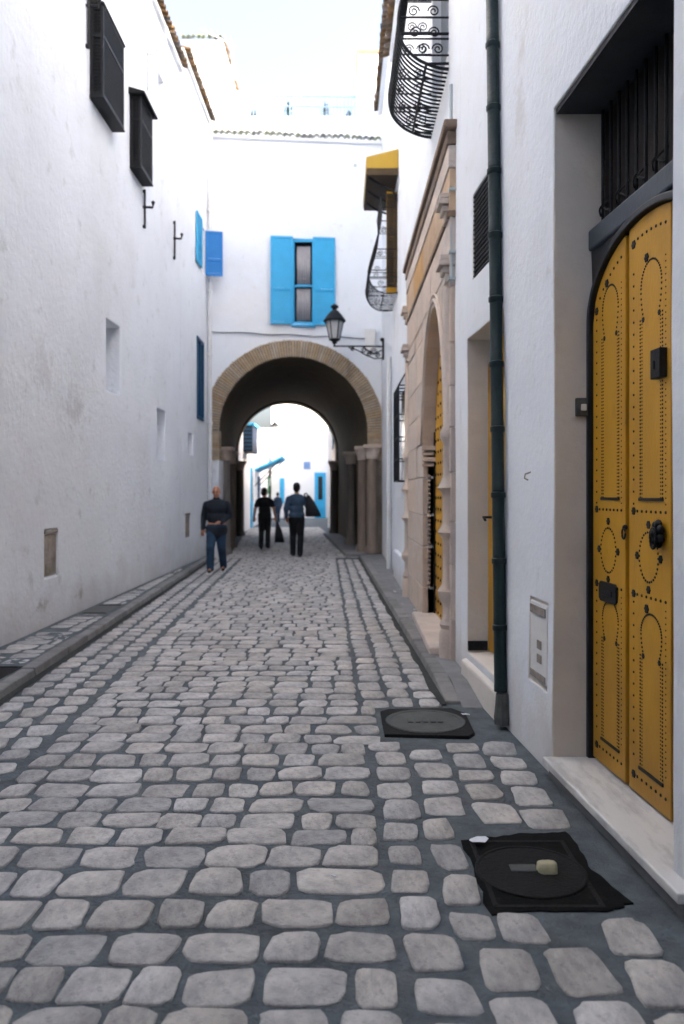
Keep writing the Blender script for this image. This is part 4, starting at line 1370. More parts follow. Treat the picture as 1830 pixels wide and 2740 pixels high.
# white pipe and low plinth near the arch
wp = MB(); wp.tube([(XR(15.5) - .06, 15.5, .05), (XR(15.5) - .06, 15.5, 4.2)], .05, 10)
for z in (1.2, 2.6): wp.lathe([(.06, z), (.062, z + .06)], (XR(15.5) - .06, 15.5, 0), 10)
wp.build('downpipe', M['white_pipe'], ph_, autosmooth=50)
plh = MB(); plh.box((XR(12) - .07, 11.62, .0), (XR(12) + .05, 14.2, .55)); plh.build('plinth', M['plaster'], ph_, bevel=.03)

# unseen block added behind the viewer to darken the near lane, closed against sun
bh = thing('whitewashed_house', 'tall white house spanning the lane above and behind the viewer', 'house', (-1, -3, 0))
b = MB(); b.box((-3.5, -10, 3.4), (1.75, -0.3, 10)); b.build('unseen_shade_block', M['plaster'], bh)
b = MB(); b.box((-3.5, -9, -.02), (-3.2, -4, 3.398)); b.build('shade_side_wall', M['plaster'], bh)
b = MB(); b.box((-3.198, -9, -.02), (2.6, -8.6, 3.398)); b.build('sun_stop_wall', M['plaster'], bh)

# ------------------------------------------------------------------ street lamp
sl_ = thing('street_lamp', 'black wall lantern on a scrolled bracket beside the arch', 'lamp', (XR(18.3), 18.3, 4.92))
xw, yw = XR(18.3), 18.3
xl = -.17
a = MB()
a.tube([(xw - .01, yw, 4.92), (.4, yw, 4.93), (xl - .03, yw, 4.93), (xl, yw, 4.97)], .02, 8)
a.build('arm', M['iron'], sl_)
wpz = MB(); wpz.box((xw - .05, yw - .07, 4.62), (xw + .005, yw + .07, 5.1)); wpz.ball((xw - .05, yw, 5.08), .05); wpz.build('wall_plate', M['iron'], sl_, bevel=.006)
sc = MB()
fn = lambda u, z: (u, yw, z)
sc.tube([(xw - .03, yw, 4.66), (.75, yw, 4.64), (.55, yw, 4.72), (.35, yw, 4.84), (.15, yw, 4.9)], .014, 6)
sc.tube([(xw - .03, yw, 4.85), (.75, yw, 4.76), (.6, yw, 4.83), (.48, yw, 4.92)], .014, 6)
for c, r in (((.72, 4.80), .09), ((.5, 4.83), .07), ((.24, 4.86), .05), ((.82, 4.72), .06), ((.62, 4.74), .06)):
    sc.tube(spiral(c, r, 1.8, fn), .011, 5)
sc.build('scroll', M['iron'], sl_)
def lantern(par, x, y, z, s):
    g_ = MB(); g_.lathe([(.105 * s, z + .06 * s), (.185 * s, z + .44 * s)], (x, y, 0), 6); g_.build('lantern_glass', M['lamp_glass'], par)
    f_ = MB()
    for k in range(6):
        t = 2 * PI * k / 6
        f_.tube([(x + .108 * s * math.cos(t), y + .108 * s * math.sin(t), z + .05 * s), (x + .19 * s * math.cos(t), y + .19 * s * math.sin(t), z + .45 * s)], .012 * s, 4)
    f_.lathe([(.03 * s, z - .05 * s), (.06 * s, z - .02 * s), (.05 * s, z + .0 * s), (.12 * s, z + .03 * s), (.12 * s, z + .058 * s)], (x, y, 0), 8)
    f_.build('lantern_frame', M['iron'], par)
    r_ = MB(); r_.lathe([(.235 * s, z + .43 * s), (.24 * s, z + .455 * s), (.15 * s, z + .58 * s), (.075 * s, z + .66 * s), (.05 * s, z + .67 * s), (.05 * s, z + .70 * s), (.085 * s, z + .73 * s), (.085 * s, z + .76 * s), (.03 * s, z + .80 * s)], (x, y, 0), 12)
    r_.build('lantern_roof', M['iron'], par, autosmooth=40)
lantern(sl_, xl, yw, 5.03, 1.08)

# ------------------------------------------------------------------ covers, litter
m1 = thing('manhole_cover', 'grey iron manhole cover set in cobbles where the right kerb ends', 'manhole cover', (.55, 5.35, 0))
b = MB(); b.prism([(.27, 5.06), (.80, 5.02), (.85, 5.1), (.86, 5.55), (.78, 5.68), (.33, 5.66), (.27, 5.6)], lambda x, y, d: (x, y, d), -.02, .020)
b.build('frame', M['iron_cover'], m1, bevel=.006)
b = MB(); b.lathe([(.268, .0), (.268, .023), (.262, .027), (.235, .027), (.23, .0235), (.05, .0235), (.045, .026), (.02, .026)], (.56, 5.35, 0), 40); b.build('lid', M['cover_grey'], m1, autosmooth=30)
b = MB()
for k in range(5):
    b.box((.44 + k * .05, 5.30, .0233), (.475 + k * .05, 5.39, .030))
b.build('lifting_ribs', M['cover_grey'], m1, bevel=.002)
m2 = thing('manhole_cover', 'black square manhole cover by the marble threshold of the yellow door', 'manhole cover', (.78, 3.25, 0))
rag = []
cor = [(.545, 2.93), (.985, 2.95), (1.10, 3.0), (1.02, 3.3), (1.03, 3.64), (.80, 3.61), (.535, 3.55)]
for (xa, ya), (xb, yb) in zip(cor, cor[1:] + cor[:1]):
    for k in range(7):
        t_ = k / 7
        rag.append((xa + (xb - xa) * t_ + rnd.uniform(-.012, .012), ya + (yb - ya) * t_ + rnd.uniform(-.012, .012)))
b = MB(); b.prism(rag, lambda x, y, d: (x, y, d), -.02, .0065)
b.build('tar_surround', M['tar'], m2)
b = MB(); b.strip([(.585, 2.985), (.965, 2.985), (.965, 3.52), (.585, 3.52), (.585, 2.986)], [(.565, 2.965), (.985, 2.965), (.985, 3.54), (.565, 3.54), (.565, 2.966)], lambda x, y, d: (x, y, d), -.01, .009)
b.build('frame', M['iron_cover'], m2, bevel=.003)
b = MB(); b.lathe([(.225, 0), (.225, .011), (.222, .014), (.213, .014), (.209, .010), (.02, .0095)], (.77, 3.25, 0), 40); b.build('lid', M['iron_cover'], m2, autosmooth=30)
b = MB(); b.box((.69, 3.24, .0092), (.80, 3.30, .014)); b.build('key_plate', M['cover_grey'], m2, bevel=.003)
b = stone_mesh(7, .08, .065, .034, 10, .8)
o = b.build('stone', M['lump'], smooth=True); o.location = (.835, 3.245, .012)
tag(o, 'pale yellowish stone lying on the black manhole cover', 'stone')
def scrap(loc, s, label, seed, m='white_scrap'):
    r = random.Random(seed)
    b = MB()
    n = 8
    c0 = b.vert((0, 0, .012 * s * 10))
    ring = [b.vert((s * math.cos(2 * PI * k / n) * r.uniform(.6, 1.1), s * .55 * math.sin(2 * PI * k / n) * r.uniform(.6, 1.1), r.uniform(.001, .012))) for k in range(n)]
    for k in range(n):
        b.face((ring[k], ring[(k + 1) % n], c0))
    o = b.build('litter', M[m])
    so = o.modifiers.new('solid', 'SOLIDIFY'); so.thickness = .002; so.offset = 1
    o.location = loc
    o.rotation_euler = (0, 0, r.uniform(-.5, .5))
    tag(o, label, 'litter')
scrap((-.03, 3.17, .02), .016, 'small white paper scrap on a cobblestone in the foreground', 3)
scrap((.60, 3.50, .02), .05, 'crumpled whitish wrapper at the edge of the black manhole cover', 5)
scrap((.85, 5.48, .024), .035, 'shiny crumpled foil beside the grey manhole cover', 9)
scrap((-2.05, 6.42, .02), .03, 'flat white paper scrap on cobbles near the left kerb', 13)
for (x0, x1, y0, y1, lab) in ((-2.95, -2.70, 6.2, 6.75, 'dark iron cover plate sunk into the near left pavement'), (-3.2, -2.86, 9.7, 10.45, 'dark grey slab cover across the left pavement further up')):
    t = thing('cover_plate', lab, 'cover plate', ((x0 + x1) / 2, (y0 + y1) / 2, PAVE))
    b = MB(); b.box((x0, y0, PAVE - .02), (x1, y1, PAVE + .006)); b.build('plate', M['cover_grey'] if y0 > 8 else M['iron_cover'], t, bevel=.004)
    b = MB()
    b.box((x0 + .03, y0 + .04, PAVE + .006), (x1 - .03, y0 + .055, PAVE + .011)); b.box((x0 + .03, y1 - .055, PAVE + .006), (x1 - .03, y1 - .04, PAVE + .011))
    b.build('rib', M['iron_cover'], t)

# ------------------------------------------------------------------ roofscape behind the arch house
tw = thing('roof_tower', 'small white roof tower with tiled cap above the arch house', 'tower', (-4.0, 24, 10))
b = MB(); b.box((-4.62, 23.4, 9.5), (-3.62, 26.5, 14.75)); b.build('wall', M['plaster'], tw, bevel=.03)
b = MB(); b.box((-4.72, 23.3, 14.752), (-3.50, 26.6, 14.83)); b.build('eave', M['plaster'], tw)
tile_row(tw, tile_g, [(-4.62 + k * .15, 23.18, 14.84) for k in range(8)], PI / 2)
tile_row(tw, tile_b, [(-3.40, 23.4 + k * .155, 14.84) for k in range(20)], PI)
b = MB(); b.box((-3.62, 24.2, 12.4), (-3.56, 24.9, 13.3)); b.build('shutter', M['terracotta'], tw)
an = thing('antenna', 'thin television antenna on the roof beside the white tower', 'antenna', (-3.05, 22.4, ZT))
b = MB(); b.tube([(-3.08, 22.4, ZT), (-3.08, 22.4, 14.2)], .02, 6); b.build('mast', M['grey_pipe'], an)
b = MB(); b.tube([(-3.95, 22.2, 14.5), (-3.0, 22.45, 14.15)], .016, 5)
for k in range(5):
    b.tube([(-3.8 + k * .18, 22.0, 14.44 - k * .066), (-3.8 + k * .18, 22.5, 14.44 - k * .066)], .007, 4)
b.box((-3.16, 22.33, 13.2), (-3.0, 22.45, 13.3)); b.box((-3.14, 22.3, 13.5), (-2.98, 22.36, 13.55))
tag(b.build('aerial', M['grey_pipe'], an), kind='stuff')
sh = thing('stair_head', 'pinkish block rising at the right end of the roof terrace', 'building', (.8, 24, ZT))
b = MB(); b.box((.47, 23.6, ZT), (1.5, 26, 14.6)); b.build('wall', M['plaster'], sh, bevel=.02)
b = MB(); b.box((.42, 23.55, 14.602), (1.55, 26.05, 14.68)); b.build('coping', M['stone_orange'], sh)
for i, (x, h, lab) in enumerate(((-1.38, .42, 'spiky plant in a pot behind the blue railing, left one of the two tall'), (-.42, .40, 'spiky plant in a pot behind the blue railing, right one of the two tall'),
                              (-2.28, .2, 'low bluish plant in a pot at the left end of the terrace railing'), (.18, .18, 'low plant in a terracotta pot at the right end of the terrace railing'))):
    t = thing('potted_plant', lab, 'plant', (x, 20.6, ZT + .95))
    zb = 11.02
    b = MB(); b.lathe([(.09, zb), (.13, zb + .17), (.14, zb + .17), (.14, zb + .2), (.1, zb + .2)], (x, 20.6, 0), 12); b.build('pot', M['terracotta'] if i == 3 else M['column'], t)
    b = MB()
    r = random.Random(i)
    for k in range(60):
        an_ = r.uniform(0, 2 * PI); f_ = r.random(); zz = zb + .2 + h * f_
        L_ = (.17 if h > .3 else .12) * (1.15 - f_ * .8)
        c, s_ = math.cos(an_), math.sin(an_)
        b.poly([(x + .012 * s_, 20.6 - .012 * c, zz), (x + L_ * .5 * c + .022 * s_, 20.6 + L_ * .5 * s_ - .022 * c, zz + .05), (x + L_ * c, 20.6 + L_ * s_, zz + .04), (x + L_ * .5 * c - .022 * s_, 20.6 + L_ * .5 * s_ + .022 * c, zz + .055)])
    b.tube([(x, 20.6, zb + .18), (x, 20.6, zb + .2 + h)], .014, 5)
    b.build('leaves', M['leaf'], t)
tbz = MB(); tbz.box((-3.2, 20.3, ZT), (.95, 21.1, 11.0)); tbz.build('planter_bench', M['plaster'], ah)

# ------------------------------------------------------------------ far street beyond the passage
def FL(y): return -3.85 - .0378 * (y - 29.6)
def far_house(name_label, x0, x1, y0, y1, z, m='plaster_far'):
    t = thing('far_house', name_label, 'house', ((x0 + x1) / 2, (y0 + y1) / 2, 0))
    b = MB(); b.box((x0, y0, -.02), (x1, y1, z)); b.build('wall', M[m], t, bevel=.02)
    b = MB(); b.box((x0 - .06, y0 - .06, z + .002), (x1 + .06, y1 + .06, z + .12)); b.build('coping', M[m], t)
    return t
def far_left(label, y0, y1, z):
    t = thing('far_house', label, 'house', (FL(y0), y0, 0))
    b = MB(); b.hexa([(FL(y0), y0, -.02), (FL(y1), y1, -.02), (FL(y1) - 5, y1, -.02), (FL(y0) - 5, y0, -.02), (FL(y0), y0, z), (FL(y1), y1, z), (FL(y1) - 5, y1, z), (FL(y0) - 5, y0, z)])
    b.build('wall', M['plaster_far'], t, bevel=.02)
    return t
def side_opening(par, name, y0, y1, z0, z1, m, right=False):
    b = MB()
    if right:
        f = lambda y: FR(y)
        s = -1
    else:
        f = FL; s = 1
    b.hexa([(f(y0) - s * .03, y0, z0), (f(y1) - s * .03, y1, z0), (f(y1) + s * .06, y1, z0), (f(y0) + s * .06, y0, z0),
            (f(y0) - s * .03, y0, z1), (f(y1) - s * .03, y1, z1), (f(y1) + s * .06, y1, z1), (f(y0) + s * .06, y0, z1)])
    o = b.build(name, M[m], par, bevel=.01)
    q = MB(); yq0, yq1 = y0 + (y1 - y0) * .35, y1 - (y1 - y0) * .2
    q.hexa([(f(yq0) + s * .05, yq0, z0 + (z1 - z0) * .45), (f(yq1) + s * .05, yq1, z0 + (z1 - z0) * .45), (f(yq1) + s * .075, yq1, z0 + (z1 - z0) * .45), (f(yq0) + s * .075, yq0, z0 + (z1 - z0) * .45),
            (f(yq0) + s * .05, yq0, z1 - .15), (f(yq1) + s * .05, yq1, z1 - .15), (f(yq1) + s * .075, yq1, z1 - .15), (f(yq0) + s * .075, yq0, z1 - .15)])
    q.build('pane', M['glass'], o)
    return o
h1 = far_left('white low house with a navy boxed window just beyond the arch on the left', 29.6, 37.2, 4.6)
b = MB(); b.box((FL(33), 31.6, 3.2), (FL(33) + .42, 33.6, 4.25)); bo = b.build('box_window', M['navy_box'], h1, bevel=.01)
for k in range(6):
    q = MB(); q.box((FL(33) + .05, 31.57, 3.3 + k * .155), (FL(33) + .44, 31.6, 3.36 + k * .155)); q.build('slat', M['blue_dark'], bo)
q = MB(); q.box((FL(33), 31.5, 4.252), (FL(33) + .5, 33.7, 4.34)); q.build('hood', M['blue'], bo)
side_opening(h1, 'door', 35.3, 36.3, 0, 2.7, 'blue')
h2 = far_left('white house with a raised blue flap further along the far left', 37.25, 47, 4.3)
side_opening(h2, 'window', 40.2, 41.2, 1.2, 2.4, 'blue_dark')
b = MB(); b.hexa([(FL(38.2), 37.8, 2.62), (FL(38.2) + 1.35, 37.8, 3.22), (FL(41) + 1.35, 41.2, 3.22), (FL(41), 41.2, 2.62), (FL(38.2), 37.8, 2.70), (FL(38.2) + 1.35, 37.8, 3.34), (FL(41) + 1.35, 41.2, 3.34), (FL(41), 41.2, 2.70)])
fo_ = b.build('raised_flap', M['blue'], h2, bevel=.01)
for yy in (38.1, 40.8):
    q = MB(); q.tube([(FL(yy), yy, 1.9), (FL(yy) + 1.25, yy, 3.2)], .025, 5); q.build('prop', M['dark_wood'], fo_)
h3 = far_left('white house with a green shutter on the far left', 47.05, 61, 4.1)
side_opening(h3, 'shutter', 49.2, 51.2, 1.5, 2.6, 'green_shutter')
side_opening(h3, 'door', 55, 56.5, 0, 2.3, 'blue_dark')
def FR(y): return -.245 - .029 * (y - 29.6)
h4 = thing('far_house', 'beige stone house with a blue door just beyond the arch on the right', 'house', (FR(30), 30, 0))
b = MB(); b.hexa([(FR(29.6), 29.6, -.02), (FR(36), 36, -.02), (4, 36, -.02), (4, 29.6, -.02), (FR(29.6), 29.6, 5.2), (FR(36), 36, 5.2), (4, 36, 5.2), (4, 29.6, 5.2)])
b.build('wall', M['stone_pink'], h4, bevel=.02)
side_opening(h4, 'door', 32.0, 33.6, 0, 2.4, 'blue', True)
side_opening(h4, 'window', 32.6, 33.8, 3.4, 4.5, 'blue_dark', True)
h5 = far_house('white house facing the arch with a tall blue door', FR(50) - 3.6, 3.5, 50, 58, 7.4)
b = MB(); b.box((-1.72, 49.93, 0), (-1.02, 50.02, 2.85)); bo = b.build('door', M['blue'], h5, bevel=.01)
q = MB(); q.box((-1.50, 49.91, 1.15), (-1.22, 49.94, 2.6)); q.build('pane', M['glass'], bo)
b = MB(); b.box((-2.42, 49.95, 3.05), (-1.98, 50.01, 3.55)); bo = b.build('street_sign', M['sign_blue'], h5)
for k in range(3):
    q = MB(); q.box((-2.36, 49.935, 3.13 + k * .13), (-2.04, 49.952, 3.19 + k * .13)); q.build('sign_line', M['blue_deep'], bo)
b = MB(); b.box((-3.9, 49.93, .9), (-3.62, 50.02, 2.5)); b.build('window', M['blue'], h5, bevel=.01)
h6 = far_house('plain white house closing the far end of the street', -7.5, -3.2, 62, 70, 6.5)
b = MB(); b.box((-5.25, 61.93, .1), (-4.55, 62.03, 2.5)); bo = b.build('door', M['blue'], h6, bevel=.01)
q = MB(); q.box((-5.0, 61.9, .2), (-4.6, 61.94, 2.3)); q.build('doorway', M['interior'], bo)
h7 = far_house('white house between the beige stone house and the facing house', FR(43), 4, 36.05, 49.9, 5.6)
# hanging wire, far lamp, stall
fl = thing('far_lamp', 'small dark wall lantern seen through the arch', 'lamp', (-2.6, 49.9, 4.9))
lantern(fl, -3.95, 46.9, 5.0, 1.1)
b = MB(); b.tube([(-3.95, 46.9, 4.95), (-3.3, 48.2, 4.75), (-2.6, 50.0, 4.72)], .025, 5); b.tube([(-3.6, 47.6, 4.72), (-2.9, 49.3, 4.45), (-2.6, 50.0, 4.4)], .02, 5); b.build('arm', M['iron'], fl)
wr = MB(); wr.tube([(-4.6, 44, 5.1 - .0), (-3.2, 46, 5.35), (-2.0, 48, 5.75), (-1.0, 49.9, 5.7)], .012, 5)
tag(wr.build('cable', M['cover_grey']), 'thin cable strung across the far street behind the arch', 'cable')
stl = thing('market_stall', 'small white stall table with red cloth in the far street', 'stall', (-3.9, 47, 0))
b = MB(); b.box((-4.4, 46.4, .72), (-3.3, 47.4, .78)); b.build('table_top', M['white_scrap'], stl, bevel=.01)
for (x, y_) in ((-4.35, 46.45), (-3.38, 46.45), (-4.35, 47.3), (-3.38, 47.3)):
    b = MB(); b.box((x, y_, 0), (x + .05, y_ + .05, .719)); b.build('leg', M['dark_wood'], stl)
b = MB(); b.box((-3.95, 46.5, .783), (-3.5, 46.9, 1.05)); b.build('cloth', M['red_cloth'], stl, bevel=.05)

# ------------------------------------------------------------------ people
def cap(mb, p, r0, q, r1, n=12):
    p, q = Vector(p), Vector(q)
    t = (q - p)
    L_ = t.length
    if L_ < 1e-5: return
    t.normalize()
    ax = t.to_track_quat('Z', 'Y').to_matrix()
    prof = [(r0 * math.sin(a), -r0 * math.cos(a)) for a in (.25, .6, 1.0, 1.35)] + [(r0, 0)] + [(r1, L_)] + [(r1 * math.cos(a), L_ + r1 * math.sin(a)) for a in (.3, .6, 1.0, 1.35)]
    mb.lathe(prof, p, n, axis=ax)
def chain(mb, pts):
    for (p, r0), (q, r1) in zip(pts, pts[1:]):
        cap(mb, p, r0, q, r1)
def fuse(mb, name, m, parent, voxel, sm=6):
    me = mb.mesh(name + '_raw', m)
    o = bpy.data.objects.new(name, me); COL.objects.link(o)
    rm = o.modifiers.new('r', 'REMESH'); rm.mode = 'VOXEL'; rm.voxel_size = voxel; rm.use_smooth_shade = True
    s = o.modifiers.new('s', 'SMOOTH'); s.iterations = sm; s.factor = .5
    dg = bpy.context.evaluated_depsgraph_get()
    me2 = bpy.data.meshes.new_from_object(o.evaluated_get(dg))
    bpy.data.objects.remove(o); bpy.data.meshes.remove(me)
    me2.name = name
    if not me2.materials: me2.materials.append(m)
    me2.polygons.foreach_set('use_smooth', [True] * len(me2.polygons))
    ob = bpy.data.objects.new(name, me2); COL.objects.link(ob)
    ob.parent = parent                                     # local space of the person
    return ob
def person(label, loc, yaw, H, J, top_m, leg_m, hair, sleeves, voxel=.011, sole=False, jacket=0.0, skin='skin', head_turn=0.0, build=1.0, collar=False):
    """J: joints for elbows, wrists, knees, ankles (local: x = the person's left when +, y forward)."""
    t = thing('person', label, 'person', loc)
    t.rotation_euler = (0, 0, yaw)
    s = H / 1.75
    def V(p): return Vector((p[0] * s, p[1] * s, p[2] * s))
    b = MB()
    lean = J.get('lean', 0.0)
    pel, wai, che, nek = V((0, 0, .95)), V((0, lean * .3, 1.12)), V((0, lean * .7, 1.32)), V((0, lean, 1.48))
    hd_c = V((0, lean + .015, 1.625))
    q = Matrix.Rotation(head_turn, 3, 'Z')
    def Hd(x, y_, z_): return hd_c + q @ (Vector((x, y_, z_)) * s)
    # torso
    for c, r in ((pel, (.155, .115, .13)), (wai, (.14, .108, .16)), (che, (.165, .118, .16)), (V((0, lean * .9, 1.42)), (.135, .085, .07))):
        b.ball(c, tuple(k * s * (build if i < 2 else 1) for i, k in enumerate(r)), 16, 10)
    cap(b, nek - Vector((0, 0, .06 * s)), .06 * s, Hd(0, -.005, -.07), .052 * s)
    # head: skull, jaw, nose, ears, brow
    b.ball(Hd(0, -.008, .03), (.076 * s, .094 * s, .098 * s), 16, 12)
    b.ball(Hd(0, .022, -.05), (.058 * s, .066 * s, .068 * s), 12, 10)
    cap(b, Hd(0, .09, .015), .010 * s, Hd(0, .104, -.025), .015 * s, 8)
    for sx in (-1, 1):
        b.ball(Hd(.078 * sx, -.008, -.005), (.012 * s, .022 * s, .033 * s), 8, 6)
        cap(b, Hd(.018 * sx, .082, .028), .012 * s, Hd(.05 * sx, .07, .026), .010 * s, 8)
    hands = {}
    for sd, sx in (('L', 1), ('R', -1)):
        sho = V((sx * .165 * (.4 + .6 * build), lean * .9, 1.37))
        cap(b, V((0, lean, 1.43)), .06 * s, sho, .055 * s); elb = V(J['e' + sd]); wri = V(J['w' + sd])
        chain(b, [(sho, .058 * s), (elb, .042 * s), (wri, .029 * s)])
        hdir = Vector(J.get('h' + sd, (wri - elb).normalized())).normalized()
        side = hdir.cross(Vector((0, 1, 0.2)) if abs(hdir.z) > .7 else Vector((0, 0, 1))).normalized()
        nrm = hdir.cross(side).normalized()
        pm_ = wri + hdir * .085 * s
        cap(b, wri, .027 * s, pm_, .03 * s); cap(b, wri + side * .012 * s, .024 * s, pm_ + side * .02 * s, .017 * s); cap(b, wri - side * .012 * s, .024 * s, pm_ - side * .02 * s, .017 * s)
        curl = J.get('curl', .5)
        for k, (off, ln) in enumerate(((-.03, .066), (-.0105, .078), (.0105, .074), (.03, .058))):
            f0 = wri + hdir * .09 * s + side * off * s
            f1 = f0 + (hdir + nrm * curl * .5).normalized() * ln * .55 * s
            f2 = f1 + (hdir * (1 - curl * .5) + nrm * curl * 1.3).normalized() * ln * .5 * s
            chain(b, [(f0, .0095 * s), (f1, .0088 * s), (f2, .0078 * s)])
        th0 = wri + hdir * .03 * s - side * .028 * s * sx
        chain(b, [(th0, .014 * s), (th0 + (hdir * .6 - side * .7 * sx + nrm * .3).normalized() * .045 * s, .011 * s), (th0 + (hdir - side * .5 * sx + nrm * .5).normalized() * .085 * s, .009 * s)])
        hands[sd] = (sho, elb, wri, hdir)
        hip = V((sx * .09, 0, .92)); kn = V(J['k' + sd]); an_ = V(J['a' + sd])
        chain(b, [(hip, .085 * s), (kn, .053 * s), (an_, .038 * s)])
        fd = Vector(J.get('f' + sd, (0, 1, -.1))).normalized()
        cap(b, an_ - Vector((0, 0, .03 * s)), .036 * s, an_ + fd * .13 * s - Vector((0, 0, .035 * s)), .03 * s)
    body = fuse(b, 'body', M[skin], t, voxel, 3)
    # top
    c = MB()
    e = .016
    for cc, r in ((wai, (.155, .125, .17)), (che, (.18, .132, .17)), (V((0, lean * .9, 1.425)), (.15, .098, .07)), (V((0, 0, .99 - jacket)), (.17, .13, .14 + jacket * .6))):
        c.ball(cc, tuple(k * s * (build if i < 2 else 1) for i, k in enumerate(r)), 18, 12)
    if collar:
        cap(c, nek - Vector((0, 0, .05 * s)), .08 * s, nek + Vector((0, 0, .012 * s)), .068 * s)
    for sd in 'LR':
        sho, elb, wri, hdir = hands[sd]
        cap(c, V((0, lean * .95, 1.42)), .085 * s, sho, .07 * s)
        if sleeves == 'long':
            chain(c, [(sho, .073 * s * build ** .5), (elb, .06 * s * build ** .5), (wri + (wri - elb).normalized() * .01, .044 * s)])
        else:
            chain(c, [(sho, .072 * s), (sho.lerp(elb, .62), .066 * s)])
    tag(fuse(c, 'jacket' if jacket else 'shirt', M[top_m], t, voxel, 3))
    c = MB()
    c.ball(V((0, 0, .93)), (.162 * s * build, .125 * s * build, .12 * s), 16, 10)
    for sd, sx in (('L', 1), ('R', -1)):
        hip = V((sx * .085, 0, .90)); kn = V(J['k' + sd]); an_ = V(J['a' + sd])
        w_ = build ** .6
        chain(c, [(hip, .102 * s * w_), (hip.lerp(kn, .5), .09 * s * w_), (kn, .074 * s * w_), (kn.lerp(an_, .6), .068 * s * w_), (an_ + Vector((0, 0, -.02)), .062 * s * w_)])
    fuse(c, 'trousers', M[leg_m], t, voxel, 3)
    for sd in 'LR':
        an_ = V(J['a' + sd]); fd = Vector(J.get('f' + sd, (0, 1, -.1))).normalized()
        c = MB()
        base = an_ - Vector((0, 0, .045 * s))
        chain(c, [(base - fd * .045 * s, .038 * s), (base + fd * .05 * s, .042 * s), (base + fd * .155 * s - Vector((0, 0, .008 * s)), .034 * s)])
        so_ = fuse(c, 'shoe', M['shoe'], t, voxel, 2)
        if sole:
            c = MB()
            dn = Vector((0, 0, -.034 * s))
            sdv = fd.cross(Vector((0, 0, 1))).normalized() * .042 * s
            upv = sdv.cross(fd).normalized() * .012 * s
            a0, a1 = base - fd * .075 * s + dn, base + fd * .18 * s + dn
            c.hexa([a0 - sdv - upv, a1 - sdv - upv, a1 + sdv - upv, a0 + sdv - upv, a0 - sdv + upv, a1 - sdv + upv, a1 + sdv + upv, a0 + sdv + upv])
            so2 = c.mesh('sole', M['sole']); o2 = bpy.data.objects.new('sole', so2); COL.objects.link(o2); o2.parent = so_
    if hair:
        c = MB()
        c.ball(Hd(0, -.018, .045), (.086 * s, .098 * s, .096 * s), 16, 12)
        c.ball(Hd(0, -.05, -.015), (.078 * s, .062 * s, .085 * s * hair), 14, 10)
        fuse(c, 'hair', M['hair'], t, voxel, 2)
    ey = MB()
    for sx in (-1, 1):
        ey.ball(Hd(.033 * sx, .083, .008), (.013 * s, .009 * s, .008 * s), 8, 6)
    me = ey.mesh('eyes', M['hair']); o = bpy.data.objects.new('eyes', me); COL.objects.link(o); o.parent = t
    return t, hands, V

# bald man walking towards the viewer, one hand held in front of the belly
J1 = dict(eR=(-.25, -.03, 1.16), wR=(-.13, .2, 1.03), hR=(.8, .55, -.05), eL=(.26, -.04, 1.15), wL=(.27, .05, .90), kL=(.10, .17, .52), aL=(.105, .14, .115), fL=(0, 1, -.12),
          kR=(-.10, .02, .52), aR=(-.10, -.27, .14), fR=(-.05, 1, -.28), lean=.02, curl=.8)
person('bald man walking towards the viewer in dark jacket and blue jeans', (-2.44, 15.5, 0), PI, 1.69, J1, 'navy_jacket', 'jeans', 0, 'long', sole=True, jacket=.13, build=1.3, collar=True)
# person in black walking away with a dark bag
J2 = dict(eR=(.0, 0, 0), wR=(0, 0, 0))
J2 = dict(eL=(-.0, 0, 0), eR=(.27, -.06, 1.15), wR=(.33, .03, .92), wL=(0, 0, 0), kR=(-.09, 0, .5), aR=(0, 0, .1), kL=(0, 0, .5), aL=(0, 0, .1))
J2 = dict(eR=(-.26, -.03, 1.16), wR=(-.30, .08, .93), eL=(.26, -.05, 1.16), wL=(.31, -.02, .93), kL=(.085, .10, .51), aL=(.085, .08, .12), fL=(0, 1, -.1),
          kR=(-.085, .02, .5), aR=(-.075, -.25, .16), fR=(0, 1, -.5), lean=.02, curl=.9, hR=(-.05, .1, -1), hL=(.1, .0, -1))
pb, hb_, Vb = person('person in black t-shirt and trousers walking away, seen from behind', (-2.13, 21.9, 0), 0.0, 1.70, J2, 'black_cloth', 'black_cloth', 1.1, 'short', head_turn=-.6, build=1.15)
# man in blue shirt walking away with a big bag on the right shoulder
J3 = dict(eR=(-.25, -.02, 1.15), wR=(-.25, .14, .95), hR=(.1, .5, -.8), eL=(.27, -.03, 1.16), wL=(.3, .17, 1.03), hL=(-.2, .8, -.2), kL=(.09, .03, .5), aL=(.085, -.12, .12), fL=(0, 1, -.25),
          kR=(-.09, .1, .51), aR=(-.09, .05, .115), fR=(0, 1, -.12), lean=.03, curl=.9)
pc_, hc_, Vc = person('tall man in blue shirt and black trousers walking away under the arch', (-1.10, 19.3, 0), 0.0, 1.80, J3, 'blue_shirt', 'black_cloth', 1.0, 'long', build=1.16)
# distant passer-by
J4 = dict(eL=(.22, 0, 1.15), wL=(.22, .08, .93), eR=(-.22, 0, 1.15), wR=(-.22, -.05, .93), kL=(.09, .1, .51), aL=(.09, .1, .12), kR=(-.09, 0, .5), aR=(-.09, -.2, .14), curl=.5)
person('distant passer-by in jeans far down the street beyond the arch', (-3.35, 41.5, 0), 0.3, 1.6, J4, 'blue_shirt', 'jeans', 1.0, 'long', voxel=.02)

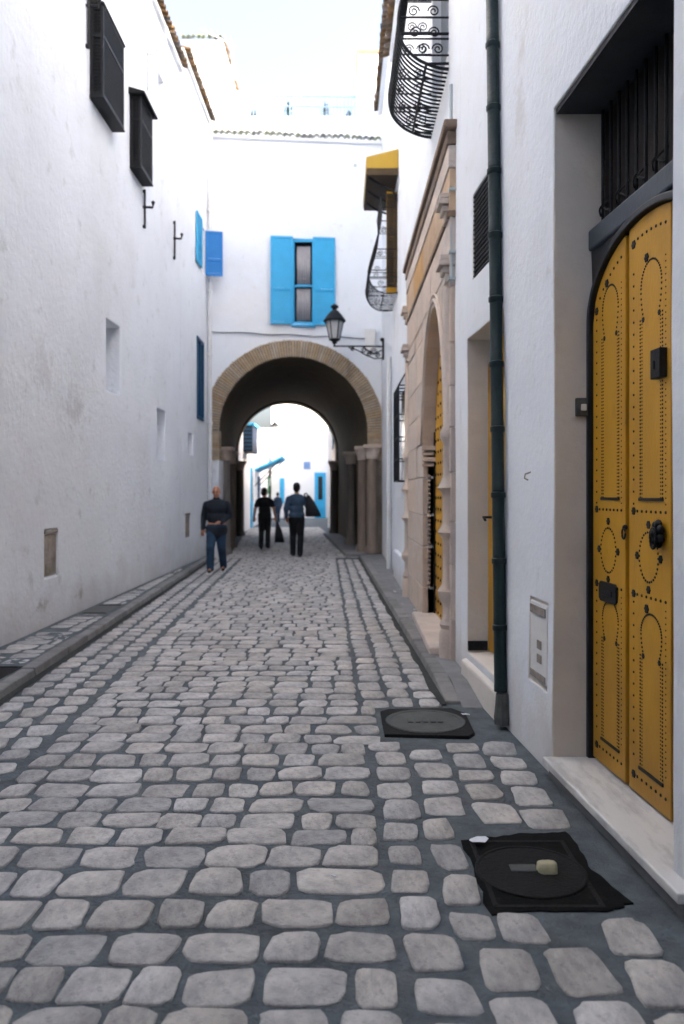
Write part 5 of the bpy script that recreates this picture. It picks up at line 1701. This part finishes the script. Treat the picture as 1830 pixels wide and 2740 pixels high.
def bag_mesh(name, label, loc, prof, m='bag', cat='bag'):
    """prof: list of (z, x0, x1, y_half): a soft bag hanging down."""
    t = thing(name, label, cat, loc)
    b = MB()
    rings = []
    n = 14
    for z, x0, x1, yh in prof:
        cx_, hx = (x0 + x1) / 2, (x1 - x0) / 2
        ring = []
        for k in range(n):
            a = 2 * PI * k / n
            c, s_ = math.cos(a), math.sin(a)
            ring.append(b.vert((cx_ + math.copysign(abs(c) ** .7, c) * hx, math.copysign(abs(s_) ** .7, s_) * yh, z)))
        rings.append(ring)
    for A, B in zip(rings, rings[1:]):
        for k in range(n):
            b.face((A[k], A[(k + 1) % n], B[(k + 1) % n], B[k]))
    b.face(rings[0]); b.face(rings[-1])
    me = b.mesh('bag_body', M[m], True); o = bpy.data.objects.new('bag_body', me); COL.objects.link(o); o.parent = t
    return t
# shoulder bag of the man in blue (hangs from his right shoulder = +x here)
t = bag_mesh('shoulder_bag', 'big black bag hanging from the right shoulder of the man in blue', (-.86, 19.24, 0),
             [(.985, .0, .33, .08), (.99, -.02, .35, .12), (1.06, -.03, .34, .14), (1.2, -.02, .27, .13), (1.35, -.01, .19, .11), (1.45, .0, .12, .08), (1.51, .01, .07, .04)])
b = MB(); b.tube([(.03, .05, 1.49), (-.0, .02, 1.55), (-.05, -.02, 1.535), (-.02, -.08, 1.45), (.05, -.12, 1.3)], .018, 6)
me = b.mesh('strap', M['bag']); o = bpy.data.objects.new('strap', me); COL.objects.link(o); o.parent = t
wR = hb_['L'][2]
wx = -2.13 + hb_['R'][2].x
wx2 = -2.13 + hb_['L'][2].x
t = bag_mesh('hand_bag', 'dark bag carried low in the right hand of the person in black', (wx2 + .03, 21.9, 0),
             [(.20, -.02, .20, .07), (.22, -.05, .22, .10), (.38, -.05, .18, .11), (.55, -.04, .14, .09), (.68, -.03, .07, .05), (.76, -.01, .04, .02)])
b = MB(); b.tube([(.0, 0, .74), (-.01, 0, .80), (.0, .0, .83), (.02, 0, .80), (.03, 0, .74)], .008, 6)
me = b.mesh('handle', M['bag']); o = bpy.data.objects.new('handle', me); COL.objects.link(o); o.parent = t
